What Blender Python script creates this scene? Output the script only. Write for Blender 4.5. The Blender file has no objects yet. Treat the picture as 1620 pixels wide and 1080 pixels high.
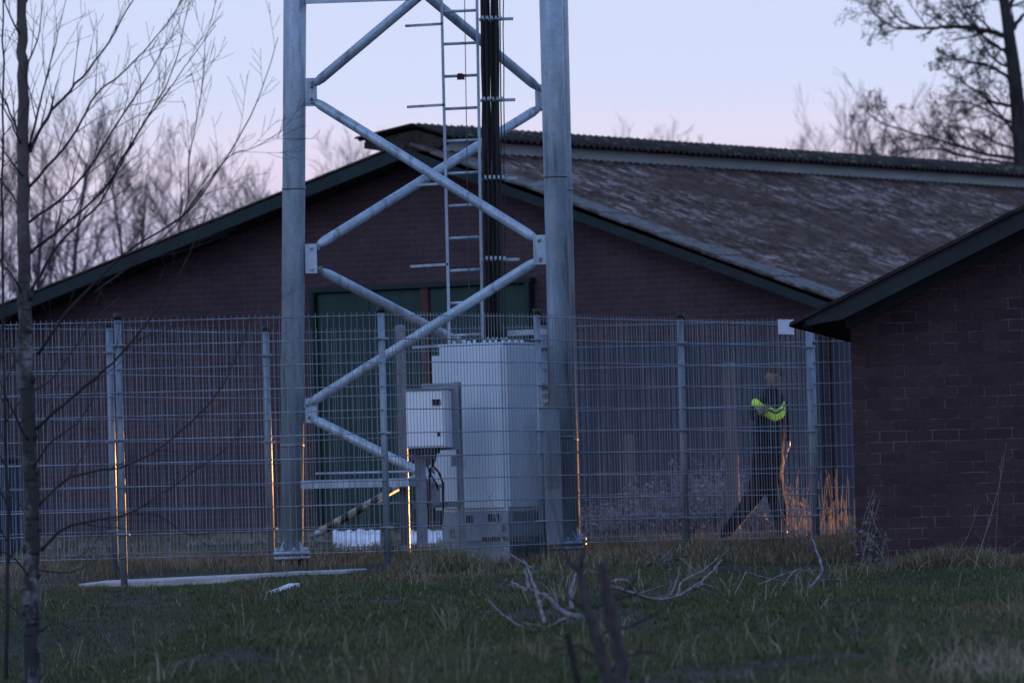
import bpy, math, random
import numpy as np
from mathutils import Vector, Matrix, noise
from mathutils.bvhtree import BVHTree
R = math.radians
scene = bpy.context.scene
col = scene.collection
F = 9700.0; EYE = 0.39
PITCH = math.atan(253/F); ROLL = -R(1.55)
CAMR = Matrix.Rotation(math.pi/2+PITCH, 3, 'X') @ Matrix.Rotation(ROLL, 3, 'Z')

def at(px, py, D):
    d = CAMR @ Vector((px-810, 540-py, -F))
    return Vector((0, 0, EYE)) + d*(D/d.y)

def sst(a, b, x):
    t = max(0, min(1, (x-a)/(b-a))); return t*t*(3-2*t)

def ground_z(x, y):
    if y < 52: z = -.17-.0198*(52-max(y, 0))
    elif y < 58: z = -.17+.06*(y-52)/6
    else: z = -.11+.15*sst(60, 72, y)
    z -= .08*sst(-1, -3.5, x)*(1-sst(53, 56, y)) if y > 20 else 0
    z -= .26*sst(-1.8, -3.0, x)*sst(30, 35, y)*(1-sst(42, 47, y))
    if 20 < y < 64 and abs(x) < 20:
        z += .035*noise.noise(Vector((x*.9, y*.5, 0)))+.015*noise.noise(Vector((x*3, y*2, 4)))
    return z

# ------------------------------------------------------------------ mesh builder
class MB:
    def __init__(s): s.v = []; s.f = []; s.sm = []; s.uv = None
    def add(s, vs, fs, smooth=False):
        b = len(s.v); s.v.extend([tuple(v) for v in vs])
        s.f.extend([tuple(i+b for i in f) for f in fs]); s.sm.extend([smooth]*len(fs)); return s
    def box(s, c, size, M=None):
        hx, hy, hz = size[0]/2, size[1]/2, size[2]/2
        vs = [Vector((x, y, z)) for x in (-hx, hx) for y in (-hy, hy) for z in (-hz, hz)]
        if M is not None: vs = [M @ v for v in vs]
        c = Vector(c)
        return s.add([v+c for v in vs], [(0,1,3,2),(4,6,7,5),(0,4,5,1),(2,3,7,6),(0,2,6,4),(1,5,7,3)])
    def beam(s, a, b, w, h, up=Vector((0,0,1))):
        a = Vector(a); b = Vector(b); d = (b-a).normalized()
        x = d.cross(up).normalized(); z = x.cross(d)
        vs = []
        for p in (a, b):
            for sx, sz in ((-1,-1),(1,-1),(1,1),(-1,1)): vs.append(p+x*sx*w/2+z*sz*h/2)
        return s.add(vs, [(0,1,2,3),(7,6,5,4),(0,4,5,1),(1,5,6,2),(2,6,7,3),(3,7,4,0)])
    def tube(s, pts, rs, n=8, cap=True, smooth=True):
        pts = [Vector(p) for p in pts]
        if not hasattr(rs, '__len__'): rs = [rs]*len(pts)
        m = len(pts); vs = []; fs = []
        t0 = (pts[1]-pts[0]).normalized()
        ref = Vector((0,0,1)) if abs(t0.z) < .9 else Vector((1,0,0))
        x = t0.cross(ref).normalized()
        for i in range(m):
            t = (pts[min(i+1, m-1)]-pts[max(i-1, 0)])
            if t.length < 1e-9: t = t0
            t.normalize()
            x = (x-t*x.dot(t))
            if x.length < 1e-6: x = t.cross(Vector((.3,.5,.8)))
            x.normalize(); y = t.cross(x)
            for k in range(n):
                a = 2*math.pi*k/n
                vs.append(pts[i]+(x*math.cos(a)+y*math.sin(a))*rs[i])
        for i in range(m-1):
            for k in range(n):
                k2 = (k+1) % n
                fs.append((i*n+k, i*n+k2, (i+1)*n+k2, (i+1)*n+k))
        if cap:
            fs.append(tuple(range(n-1, -1, -1))); fs.append(tuple((m-1)*n+k for k in range(n)))
        return s.add(vs, fs, smooth)
    def prism(s, poly, off):
        n = len(poly); off = Vector(off); P = [Vector(p) for p in poly]
        return s.add(P+[p+off for p in P], [tuple(range(n-1,-1,-1)), tuple(range(n, 2*n))]+[(i, (i+1)%n, n+(i+1)%n, n+i) for i in range(n)])
    def mesh(s, name, off=None):
        me = bpy.data.meshes.new(name)
        vs = s.v if off is None else [(v[0]-off[0], v[1]-off[1], v[2]-off[2]) for v in s.v]
        me.from_pydata(vs, [], s.f); me.polygons.foreach_set('use_smooth', s.sm); me.update()
        return me

def mkobj(name, mb, mat, parent=None, off=None, bevel=0):
    me = mb.mesh(name, off); me.materials.append(mat)
    o = bpy.data.objects.new(name, me); col.objects.link(o)
    if parent is not None: o.parent = parent
    elif off is not None: o.location = off
    if bevel:
        m = o.modifiers.new('bevel', 'BEVEL'); m.width = bevel; m.segments = 2; m.limit_method = 'ANGLE'
    return o
def tag(o, label, cat, group=None, kind=None):
    o['label'] = label; o['category'] = cat
    if group: o['group'] = group
    if kind: o['kind'] = kind
    return o
def struct(name, mb, mat):
    o = mkobj(name, mb, mat); o['kind'] = 'structure'; return o
def thing(name, label, cat, loc, rot=0, group=None):
    o = bpy.data.objects.new(name, None); col.objects.link(o); o.location = loc; o.rotation_euler = (0,0,rot)
    return tag(o, label, cat, group)
def part(name, mb, mat, root, local=False, parent=None, bevel=0, label=None):
    o = mkobj(name, mb, mat, parent or root, None if local else tuple(root.location), bevel)
    if label: o['label'] = label
    return o

# ------------------------------------------------------------------ materials
class NT:
    def __init__(s, name):
        s.m = bpy.data.materials.new(name); s.m.use_nodes = True
        s.t = s.m.node_tree; s.b = s.t.nodes['Principled BSDF']
    def n(s, typ, **k):
        o = s.t.nodes.new(typ)
        for a, v in k.items(): setattr(o, a, v)
        return o
    def l(s, a, b): s.t.links.new(a, b)
    def ramp(s, fac, stops):
        r = s.n('ShaderNodeValToRGB'); e = r.color_ramp.elements
        while len(e) < len(stops): e.new(.5)
        for i, (p, c) in enumerate(stops): e[i].position = p; e[i].color = (*c, 1)
        s.l(fac, r.inputs[0]); return r.outputs[0]
    def coords(s, scale=(1,1,1), kind='Object'):
        tc = s.n('ShaderNodeTexCoord'); mp = s.n('ShaderNodeMapping'); mp.inputs['Scale'].default_value = scale
        s.l(tc.outputs[kind], mp.inputs[0]); return mp.outputs[0]
    def noise(s, vec, scale, detail=5, rough=.6):
        x = s.n('ShaderNodeTexNoise'); x.inputs['Scale'].default_value = scale
        x.inputs['Detail'].default_value = detail; x.inputs['Roughness'].default_value = rough
        s.l(vec, x.inputs['Vector']); return x.outputs[0]
    def bump(s, h, strength=.3, dist=.01):
        b = s.n('ShaderNodeBump'); b.inputs['Strength'].default_value = strength; b.inputs['Distance'].default_value = dist
        s.l(h, b.inputs['Height']); s.l(b.outputs[0], s.b.inputs['Normal'])
    def mix(s, f, a, b, mode='MIX'):
        m = s.n('ShaderNodeMix', data_type='RGBA', blend_type=mode)
        if isinstance(f, float): m.inputs[0].default_value = f
        else: s.l(f, m.inputs[0])
        for sock, v in ((m.inputs[6], a), (m.inputs[7], b)):
            if isinstance(v, tuple): sock.default_value = (*v, 1)
            else: s.l(v, sock)
        return m.outputs[2]
    def set(s, rough=None, metal=None, spec=None):
        if rough is not None: s.b.inputs['Roughness'].default_value = rough
        if metal is not None: s.b.inputs['Metallic'].default_value = metal
        if spec is not None: s.b.inputs['Specular IOR Level'].default_value = spec
        return s

def mottled(name, c1, c2, scale=5, rough=.7, metal=0, bump=.2, bd=.004, stretch=(1,1,1), lo=.35, hi=.65, spec=.3):
    t = NT(name).set(rough, metal, spec)
    v = t.coords(stretch); nz = t.noise(v, scale, 7, .65)
    t.l(t.ramp(nz, [(lo, c1), (hi, c2)]), t.b.inputs['Base Color'])
    nz2 = t.noise(v, scale*6, 4, .6)
    if bump: t.bump(nz2, bump, bd)
    return t.m

def galv(name, c1, c2, rough=.45, metal=.55):
    t = NT(name).set(rough, metal)
    v = t.coords((1,1,.5))
    big = t.noise(v, 2.2, 6, .7); fine = t.noise(t.coords(), 35, 3, .6)
    a = t.ramp(big, [(.35, c1), (.62, c2)])
    vo = t.n('ShaderNodeTexVoronoi'); vo.inputs['Scale'].default_value = 45; t.l(t.coords(), vo.inputs['Vector'])
    b = t.mix(.12, a, vo.outputs['Color'], 'OVERLAY')
    st = t.noise(t.coords((6,6,.6)), 2.5, 4, .6)
    drk = t.ramp(st, [(.33, (.45,.45,.47)), (.47, (1,1,1))])
    t.l(t.mix(.8, b, drk, 'MULTIPLY'), t.b.inputs['Base Color'])
    t.l(t.ramp(fine, [(.3, (.35,)*3), (.7, (.58,)*3)]), t.b.inputs['Roughness'])
    t.bump(fine, .12, .002)
    return t.m

M = {}
M['galv'] = galv('galvanised_steel', (.26,.33,.38), (.42,.51,.58), metal=.25)
M['post_steel'] = galv('dull_galvanised_post', (.15,.19,.22), (.25,.31,.35), metal=.2)
M['galv_dark'] = galv('weathered_steel', (.14,.16,.18), (.24,.27,.30))
M['wire'] = galv('galvanised_wire', (.17,.20,.23), (.30,.33,.36), metal=.2)
M['white_paint'] = mottled('cabinet_paint', (.50,.58,.62), (.60,.67,.71), 1.2, .42, 0, .03, .001, (1,1,.4))
M['box_paint'] = mottled('light_box_paint', (.74,.76,.78), (.84,.85,.86), 2, .4, 0, .03, .001)
M['grey_paint'] = mottled('grey_paint', (.20,.22,.25), (.30,.33,.36), 2.5, .5, 0, .1, .002, (1,1,.4))
M['black'] = mottled('black_plastic', (.012,.012,.014), (.02,.02,.022), 8, .5)
M['cable'] = mottled('black_cable_sheath', (.008,.008,.01), (.014,.014,.016), 20, .45)
M['concrete'] = mottled('concrete', (.30,.29,.28), (.52,.50,.50), 6, .9, 0, .5, .006)
M['green_paint'] = mottled('green_door_paint', (.009,.030,.027), (.015,.044,.038), 3, .6, 0, .1, .002, (3,3,.5))
M['teal'] = mottled('green_fascia_paint', (.008,.018,.019), (.014,.030,.030), 3, .7)
M['dark_green'] = mottled('dark_bargeboard_paint', (.008,.012,.014), (.018,.028,.029), 1.3, .6)
M['dark_board'] = mottled('dark_boards', (.036,.038,.056), (.056,.056,.078), 3, .8, 0, .5, .01, (6,6,.3))
M['red_frame'] = mottled('red_door_frame', (.06,.022,.02), (.09,.034,.03), 5, .7)
M['wood_post'] = mottled('weathered_wood', (.085,.078,.08), (.15,.14,.145), 4, .85, 0, .5, .006, (4,4,.4))
M['fib'] = mottled('fibre_cement_edge', (.045,.038,.036), (.17,.155,.15), 11, .9, 0, .5, .01)
M['pale_strip'] = mottled('pale_ridge_side', (.26,.31,.33), (.44,.49,.51), 1.6, .7, 0, .3, .01, (.4,1,3))
M['moss'] = mottled('mossy_ridge_sheet', (.010,.009,.008), (.042,.033,.027), 4, .95, 0, .8, .02)
M['soil_and_shade'] = mottled('litter_and_hole_shade', (.02,.018,.014), (.06,.045,.035), 9, .95)
M['bark_dark'] = mottled('dark_bark', (.020,.016,.016), (.055,.045,.042), 14, .9, 0, .5, .006, (1,1,.3))
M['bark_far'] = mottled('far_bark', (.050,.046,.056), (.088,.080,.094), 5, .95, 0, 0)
M['bark_stump'] = mottled('shrub_bark', (.03,.024,.024), (.085,.068,.066), 22, .9, 0, .6, .008, (1,1,.3))
M['deadwood'] = mottled('bleached_deadwood', (.07,.062,.06), (.30,.27,.255), 20, .85, 0, .4, .004)
M['drystem'] = mottled('dry_stems', (.14,.11,.09), (.28,.23,.19), 7, .9, 0, 0)
M['brush'] = mottled('dry_brush', (.11,.10,.11), (.26,.24,.25), 7, .9, 0, 0)
M['plastic_sheet'] = mottled('white_sheeting', (.42,.42,.44), (.74,.74,.76), 3, .35, 0, .5, .01)
M['blue'] = mottled('blue_plastic', (.010,.016,.040), (.016,.026,.06), 3, .5)
M['asphalt'] = mottled('worn_paving', (.10,.085,.09), (.19,.16,.17), 2.2, .9, 0, .4, .006)
M['sign'] = mottled('sign_plate', (.66,.70,.76), (.8,.84,.88), 6, .4, 0, 0)
M['cloth'] = mottled('dark_navy_cloth', (.006,.0065,.010), (.013,.014,.020), 7, .95, 0, .3, .004, spec=.05)
M['skin'] = mottled('skin', (.17,.105,.085), (.24,.15,.115), 9, .55, 0, 0)
M['hair'] = mottled('short_hair', (.025,.020,.018), (.06,.047,.04), 30, .7, 0, .5, .004)
M['boot'] = mottled('black_leather', (.008,.008,.009), (.016,.016,.018), 20, .4)
M['hivis'] = mottled('fluorescent_fabric', (.62,.97,.03), (.70,1.0,.04), 12, .5, 0, 0)

def birch_mat():
    t = NT('birch_bark').set(.85)
    v = t.coords((1.2,1.2,.8)); v2 = t.coords((2,2,9))
    n1 = t.noise(v, 5, 6, .65); n2 = t.noise(v2, 3.5, 5, .6)
    pale = t.ramp(n1, [(.50, (.030,.026,.026)), (.66, (.22,.20,.195))])
    lent = t.ramp(n2, [(.36, (.12,.11,.11)), (.46, (1,1,1))])
    sp_ = t.n('ShaderNodeSeparateXYZ'); t.l(t.coords(), sp_.inputs[0])
    hi = t.ramp(sp_.outputs[2], [(0, (0,0,0)), (1, (1,1,1))])
    mr = t.n('ShaderNodeMapRange'); t.l(sp_.outputs[2], mr.inputs[0]); mr.inputs[1].default_value = 2.2; mr.inputs[2].default_value = 3.4
    base = t.mix(1.0, pale, lent, 'MULTIPLY')   # young bark higher up the stem is brown, not white
    t.l(t.mix(mr.outputs[0], base, (.085,.066,.06)), t.b.inputs['Base Color']); t.bump(n2, .6, .008)
    return t.m
M['birch'] = birch_mat()

def stripe_mat():
    t = NT('hazard_tape').set(.4)
    geo = t.coords(); sep = t.n('ShaderNodeSeparateXYZ'); t.l(geo, sep.inputs[0])
    m = t.n('ShaderNodeMath', operation='MULTIPLY'); t.l(sep.outputs[0], m.inputs[0]); m.inputs[1].default_value = 7.5
    fr = t.n('ShaderNodeMath', operation='FRACT'); t.l(m.outputs[0], fr.inputs[0])
    g = t.n('ShaderNodeMath', operation='GREATER_THAN'); t.l(fr.outputs[0], g.inputs[0]); g.inputs[1].default_value = .5
    nz = t.noise(geo, 18, 4, .6)
    yel = t.ramp(nz, [(.4, (.22,.20,.15)), (.6, (.44,.40,.29))])
    t.l(t.mix(g.outputs[0], (.02,.02,.022), yel), t.b.inputs['Base Color'])
    return t.m
M['stripe'] = stripe_mat()

def brick_mat(name, axis, bw, bh, c1, c2, mortar, msize, bump=.6, dirt=None, patchy=None):
    t = NT(name).set(.9, 0, .2)
    tc = t.n('ShaderNodeTexCoord'); sep = t.n('ShaderNodeSeparateXYZ'); t.l(tc.outputs['Object'], sep.inputs[0])
    cmb = t.n('ShaderNodeCombineXYZ'); t.l(sep.outputs[axis], cmb.inputs[0]); t.l(sep.outputs[2], cmb.inputs[1])
    br = t.n('ShaderNodeTexBrick'); t.l(cmb.outputs[0], br.inputs['Vector'])
    br.inputs['Scale'].default_value = 1; br.inputs['Brick Width'].default_value = bw; br.inputs['Row Height'].default_value = bh
    br.inputs['Mortar Size'].default_value = msize; br.inputs['Mortar Smooth'].default_value = .3; br.inputs['Bias'].default_value = 0
    br.inputs['Color1'].default_value = (*c1, 1); br.inputs['Color2'].default_value = (*c2, 1); br.inputs['Mortar'].default_value = (*mortar, 1)
    big = t.noise(tc.outputs['Object'], .9, 6, .7)
    colr = br.outputs['Color']
    if patchy:   # mortar washed out / dark on part of the wall
        br2 = t.n('ShaderNodeTexBrick'); t.l(cmb.outputs[0], br2.inputs['Vector'])
        for nm in ('Scale','Brick Width','Row Height','Mortar Size','Mortar Smooth','Bias','Color1','Color2'):
            br2.inputs[nm].default_value = br.inputs[nm].default_value
        br2.inputs['Mortar'].default_value = (*patchy, 1)
        msk = t.ramp(t.noise(tc.outputs['Object'], 3.2, 6, .75), [(.46, (0,0,0)), (.62, (1,1,1))])
        colr = t.mix(msk, br2.outputs['Color'], br.outputs['Color'])
    fine = t.noise(tc.outputs['Object'], 30, 4, .6)
    d = t.ramp(big, [(.3, dirt or (.55,.55,.6)), (.6, (1,1,1))])
    c = t.mix(.9, colr, d, 'MULTIPLY')
    f = t.ramp(fine, [(.3, (.7,.7,.7)), (.7, (1.15,1.15,1.15))])
    t.l(t.mix(.8, c, f, 'MULTIPLY'), t.b.inputs['Base Color'])
    inv = t.n('ShaderNodeMath', operation='SUBTRACT'); inv.inputs[0].default_value = 1; t.l(br.outputs['Fac'], inv.inputs[1])
    t.bump(inv.outputs[0], bump, .008)
    return t.m
M['brick_barn'] = brick_mat('barn_brick', 1, .22, .075, (.090,.057,.066), (.072,.047,.055), (.108,.085,.095), .007, .6)
M['brick_shed'] = brick_mat('shed_brick', 0, .215, .088, (.074,.045,.047), (.050,.032,.035), (.16,.13,.135), .0055, .9, (.7,.7,.72), (.060,.042,.047))
M['brick_side'] = brick_mat('shed_side_brick', 1, .215, .088, (.082,.050,.052), (.060,.040,.044), (.10,.085,.085), .006, .9)

def roof_mat():
    t = NT('lichen_roof_sheets').set(.95, 0, .2)
    v = t.coords((1.2,.8,1)); big = t.noise(t.coords((.35,.45,1)), 1.3, 4, .6)
    n = t.noise(v, 3.6, 9, .80); n2 = t.noise(t.coords((3.5,1.2,1)), 4, 7, .75)
    brown = t.ramp(n2, [(.35, (.032,.021,.017)), (.65, (.115,.074,.056))])
    lich = t.ramp(n, [(.49, (0,0,0)), (.63, (1,1,1))])
    msk = t.ramp(big, [(.42, (.06,)*3), (.58, (1,1,1))])
    fac = t.mix(1.0, lich, msk, 'MULTIPLY')
    t.l(t.mix(fac, brown, (.33,.275,.25)), t.b.inputs['Base Color'])
    t.bump(n2, .8, .03)
    return t.m
M['roof'] = roof_mat()

def ground_mat():
    t = NT('ground_soil').set(.95, 0, .2)
    v = t.coords(); n1 = t.noise(v, .7, 6, .65); n2 = t.noise(v, 9, 6, .7)
    a = t.ramp(n2, [(.35, (.016,.018,.009)), (.65, (.038,.040,.020))])
    b = t.ramp(n2, [(.35, (.030,.024,.014)), (.65, (.070,.054,.034))])
    t.l(t.mix(t.ramp(n1, [(.42, (0,0,0)), (.6, (1,1,1))]), a, b), t.b.inputs['Base Color'])
    t.bump(n2, .7, .02); return t.m
M['ground'] = ground_mat()

def blade_mat(name, stops, transl=.3):
    t = NT(name).set(.7, 0, .25)
    a = t.n('ShaderNodeAttribute', attribute_name='rnd')
    t.l(t.ramp(a.outputs['Fac'], stops), t.b.inputs['Base Color']); return t.m
M['grass'] = blade_mat('grass_blades', [(0, (.032,.038,.015)), (.38, (.062,.084,.028)), (.66, (.098,.092,.042)), (.88, (.165,.115,.075)), (1, (.34,.29,.20))])

# ------------------------------------------------------------------ world, light, camera
w = bpy.data.worlds.new('World'); scene.world = w; w.use_nodes = True
nt = w.node_tree; bg = nt.nodes['Background']
sky = nt.nodes.new('ShaderNodeTexSky'); sky.sky_type = 'NISHITA'; sky.sun_disc = False
SUN_EL, SUN_AZ = R(3), R(50)
sky.sun_elevation = SUN_EL; sky.sun_rotation = SUN_AZ
tc = nt.nodes.new('ShaderNodeTexCoord'); sp = nt.nodes.new('ShaderNodeSeparateXYZ'); nt.links.new(tc.outputs['Generated'], sp.inputs[0])
rp = nt.nodes.new('ShaderNodeValToRGB'); nt.links.new(sp.outputs[2], rp.inputs[0])
S = 10.0   # the ramp holds dusk radiance; the world strength below is .1
stops = [(0, (.38,.42,.70)), (.036, (.54,.53,.80)), (.0550, (.76,.67,.84)), (.0595, (.73,.69,.88)), (.067, (.63,.69,.91)), (.16, (.50,.63,.93)), (.45, (.33,.51,1.0)), (1, (.27,.43,.92))]
e = rp.color_ramp.elements
while len(e) < len(stops): e.new(.5)
for i, (p, c) in enumerate(stops): e[i].position = p; e[i].color = (*c, 1)
sc = nt.nodes.new('ShaderNodeMix'); sc.data_type = 'RGBA'; sc.blend_type = 'MULTIPLY'; sc.inputs[0].default_value = 1
nt.links.new(rp.outputs[0], sc.inputs[6]); sc.inputs[7].default_value = (S, S, S, 1)
ad = nt.nodes.new('ShaderNodeMix'); ad.data_type = 'RGBA'; ad.blend_type = 'ADD'; ad.inputs[0].default_value = .01
nt.links.new(sc.outputs[2], ad.inputs[6]); nt.links.new(sky.outputs[0], ad.inputs[7])
nt.links.new(ad.outputs[2], bg.inputs[0]); bg.inputs[1].default_value = .1

sl = bpy.data.lights.new('dusk_sun', 'SUN'); sl.energy = .30; sl.angle = R(20); sl.color = (.62,.78,1)
so = bpy.data.objects.new('dusk_sun', sl); col.objects.link(so)
so.rotation_euler = (R(62), 0, R(-38))   # soft last light from behind and left of the camera

cd = bpy.data.cameras.new('camera'); cd.sensor_width = 36; cd.lens = F/1620*36; cd.clip_end = 5000; cd.clip_start = .5
cam = bpy.data.objects.new('camera', cd); col.objects.link(cam); scene.camera = cam
cam.matrix_world = Matrix.Translation((0,0,EYE)) @ CAMR.to_4x4()
cd.dof.use_dof = True; cd.dof.focus_distance = 51; cd.dof.aperture_fstop = 4.2
scene.view_settings.view_transform = 'Standard'; scene.view_settings.look = 'None'
scene.view_settings.exposure = .08; scene.view_settings.gamma = 1

# ------------------------------------------------------------------ ground, path
def axis_vals(core, outer):
    return sorted(set([-v for v in outer]+list(core)+outer))
xs = [-2000,-600,-200,-80,-40,-20]+[round(-12+.3*i, 3) for i in range(81)]+[20,40,80,200,600,2000]
ys = [-2000,-300,-60,-20,0,10,16,20]+[round(22+.3*i, 3) for i in range(200)]+[84,90,100,130,200,400,1000,3000]
mb = MB(); mb.v = [(x, y, ground_z(x, y)) for y in ys for x in xs]; nx = len(xs)
mb.f = [(j*nx+i, j*nx+i+1, (j+1)*nx+i+1, (j+1)*nx+i) for j in range(len(ys)-1) for i in range(nx-1)]; mb.sm = [True]*len(mb.f)
struct('ground', mb, M['ground'])
mb = MB(); N = 24
for i in range(N+1):
    x = -9+30*i/N
    for y in (67.2, 69, 70.6): mb.v.append((x, y-(x*.12), ground_z(x, y-(x*.12))+.012))
mb.f = [(3*i+k, 3*i+3+k, 3*i+4+k, 3*i+1+k) for i in range(N) for k in (0,1)]; mb.sm = [False]*len(mb.f)
struct('path', mb, M['asphalt'])

# ------------------------------------------------------------------ barn
TH = R(58); O = (-1.16, 75.0)
barn = thing('barn', 'long red brick barn with mossy corrugated roof and green doors behind the tower', 'barn', (O[0], O[1], 0), TH)
# local x = along the ridge (back right), local -y = gable direction to the right (w)
ZA = 4.76; SR = (4.76-2.66)/5.8; SLF = (4.76-3.14)/5.8
WR, WL = 5.8, 9.0
def roof_z(wv): return ZA-(SR*wv if wv > 0 else -SLF*wv)
B0 = -.15
mb = MB(); LEN = 32
poly = [(0, -WR+.25, B0), (0, WL-.3, B0), (0, WL-.3, roof_z(-WL+.3)-.12), (0, 0, ZA-.12), (0, -WR+.25, roof_z(WR-.25)-.12)]
mb.prism([(p[0]+.3, p[1], p[2]) for p in poly], (LEN, 0, 0))
part('wall', mb, M['brick_barn'], barn, True)
def corrug(name, mat, x0, x1, w0, w1, zf, amp=.028, per=.177, rows=6, lift=0, jag=.0):
    mb = MB(); n = int((x1-x0)/per*6); V = []
    rng = random.Random(3)
    for i in range(n+1):
        x = x0+(x1-x0)*i/n; h = amp*math.cos(2*math.pi*x/per)
        for k in range(rows+1):
            wv = w0+(w1-w0)*k/rows
            V.append((x, -wv, zf(wv)+h+lift))
    mb.v = V; m = rows+1
    mb.f = [(i*m+k, (i+1)*m+k, (i+1)*m+k+1, i*m+k+1) for i in range(n) for k in range(rows)]; mb.sm = [True]*len(mb.f)
    o = part(name, mb, mat, barn, True)
    s = o.modifiers.new('thick', 'SOLIDIFY'); s.thickness = .012; s.offset = -1
    return o
# three overlapping courses of sheets on the slope that shows
for a, b in ((.10, 2.1), (2.0, 4.0), (3.9, 6.0)):
    corrug('roof', M['roof'], -.22, LEN, a, b, roof_z, lift=.02+.02*(4-a)/4)
corrug('roof', M['roof'], -.22, LEN, -.10, -WL, roof_z, lift=.03)
# verge flashing on the right slope, pale with lichen
mb = MB()
for s_, wmax in ((1, 6.0),):
    a = (-.22, 0); n = 14
    for k in range(n):
        w0 = .45+(wmax-.45)*k/n; w1 = .45+(wmax-.45)*(k+1)/n-.0
        z0 = roof_z(s_*w0)+.075+.012*(k % 2); z1 = roof_z(s_*w1)+.075+.012*(k % 2)
        xe = .34+.05*math.sin(k*2.3)
        P = [(-.29, -s_*w0, z0), (xe, -s_*w0, z0), (xe, -s_*w1, z1), (-.29, -s_*w1, z1)]
        mb.prism(P, (0, 0, -.03))
part('verge_flashing', mb, M['fib'], barn, True)
for s_, wmax, h in ((1, 6.0, .125), (-1, WL, .16)):
    mb = MB()
    P = [(-.26, 0, ZA-.01), (-.26, -s_*wmax, roof_z(s_*wmax)-.01), (-.26, -s_*wmax, roof_z(s_*wmax)-h), (-.26, 0, ZA-h)]
    mb.prism(P, (.03, 0, 0)); part('fascia', mb, M['teal'], barn, True)
    mb = MB()   # soffit under the verge
    P = [(-.23, 0, ZA-h+.03), (-.23, -s_*wmax, roof_z(s_*wmax)-h+.03), (-.23, -s_*wmax, roof_z(s_*wmax)-h+.01), (-.23, 0, ZA-h+.01)]
    mb.prism(P, (.52, 0, 0)); part('soffit', mb, M['dark_green'], barn, True)
# raised ridge vent: pale sides, mossy corrugated cap
mb = MB()
for s_ in (1, -1):
    P = [(0, -s_*.34, roof_z(s_*.34)), (0, -s_*.34, ZA+.08), (0, -s_*.31, ZA+.08), (0, -s_*.31, roof_z(s_*.31))]
    mb.prism([(p[0]+.18, p[1], p[2]) for p in P], (LEN, 0, 0))
part('ridge_vent', mb, M['pale_strip'], barn, True)
capz = lambda wv: ZA+.27-.33*abs(wv)
corrug('ridge_cap', M['moss'], .02, LEN, 0, .56, capz, amp=.024, per=.15, rows=2)
corrug('ridge_cap', M['moss'], -.04, LEN, 0, -.82, lambda wv: ZA+.27-.15*abs(wv), amp=.024, per=.15, rows=2)
rng = random.Random(5)
mb = MB()
for i in range(420):      # moss cushions along the cap
    x = rng.uniform(.1, 24); wv = rng.uniform(-.1, .56); r = rng.uniform(.015, .05)
    c = Vector((x, -wv, capz(wv)+.015)); V = []
    for k in range(6): a = k*math.pi/3; V.append(c+Vector((math.cos(a)*r*1.3, math.sin(a)*r, 0)))
    V.append(c+Vector((rng.uniform(-.3,.3)*r, 0, r*.8)))
    mb.add(V, [(k, (k+1) % 6, 6) for k in range(6)], True)
part('moss', mb, mottled('yellow_green_moss', (.04,.04,.015), (.13,.12,.04), 9, .95), barn, True)['kind'] = 'stuff'
mb = MB(); P = [(.06, -.50, ZA+.06), (.06, 0, ZA+.21), (.06, .74, ZA+.10), (.06, .74, ZA+.02), (.06, .3, ZA-.06), (.06, -.30, ZA-.06)]
mb.prism(P, (.10, 0, 0)); part('ridge_hole_shade', mb, M['soil_and_shade'], barn, True)  # near-black panel standing for the shaded hole under the cap end
# door
dr = MB()
for (w0, w1) in ((-1.60, -.06), (.06, 1.45)):
    nb = 2
    for k in range(nb):
        a = w0+(w1-w0)*k/nb+.006; b = w0+(w1-w0)*(k+1)/nb-.006
        mbx = ((a+b)/2); dr.box((.24, -mbx, 1.55), (.05, b-a, 2.94))
part('door', dr, M['green_paint'], barn, True)
mb = MB(); mb.box((.235, 0, 1.55), (.10, .11, 3.0)); part('door_mullion', mb, M['red_frame'], barn, True)
mb = MB(); mb.box((.22, .075, 3.07), (.13, 3.25, .06)); mb.box((.22, 1.65, 1.5), (.13, .06, 3.1)); mb.box((.22, -1.50, 1.5), (.13, .06, 3.1))
part('door_frame', mb, M['teal'], barn, True)
mb = MB()
for k in range(24):
    a = 1.95+(5.5-1.95)*k/24; mb.box((.23+.004*(k % 2), -(a+.074), 1.12), (.06, .1465, 2.25))
part('dark_boarding', mb, M['dark_board'], barn, True)
mb = MB(); mb.box((LEN/2+.32, -WR+.18, 1.15), (LEN-.1, .10, 2.3)); part('side_boarding', mb, M['dark_board'], barn, True)
mb = MB(); mb.tube([(0, -6.02, 2.62), (LEN, -6.02, 2.62)], .06, 8); part('gutter', mb, M['grey_paint'], barn, True)

# ------------------------------------------------------------------ brick shed at the right
PS = R(8)
wl = at(1346, 540, 50)
shed = thing('brick_shed', 'near dark brick shed with dark green bargeboard at the right edge', 'shed', (wl.x, 50, 0), -PS)
def sl_(px, py):   # pixel -> local (x,z) on the shed's gable plane
    d = CAMR @ Vector((px-810, 540-py, -F)); n = Vector((-math.sin(PS), -math.cos(PS), 0)); p0 = Vector((wl.x, 50, 0)); e0 = Vector((0,0,EYE))
    t = (p0-e0).dot(n)/d.dot(n); q = e0+d*t-p0
    return q.x*math.cos(PS)-q.y*math.sin(PS), q.z
ex, ez = sl_(1258, 512); tx, tz = sl_(1620, 330); slope = (tz-ez)/(tx-ex)
W2 = 5.2; W = 2*W2; DEP = 6.4
zt = lambda x: ez+slope*(min(x, 2*W2-x)-ex)
mb = MB(); P = [(0, 0, -.5), (W, 0, -.5), (W, 0, zt(0)-.14), (W2, 0, zt(W2)-.14), (0, 0, zt(0)-.14)]
mb.prism(P, (0, DEP, 0))
wo = part('wall', mb, M['brick_shed'], shed, True)
wo.data.materials.append(M['brick_side'])
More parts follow.
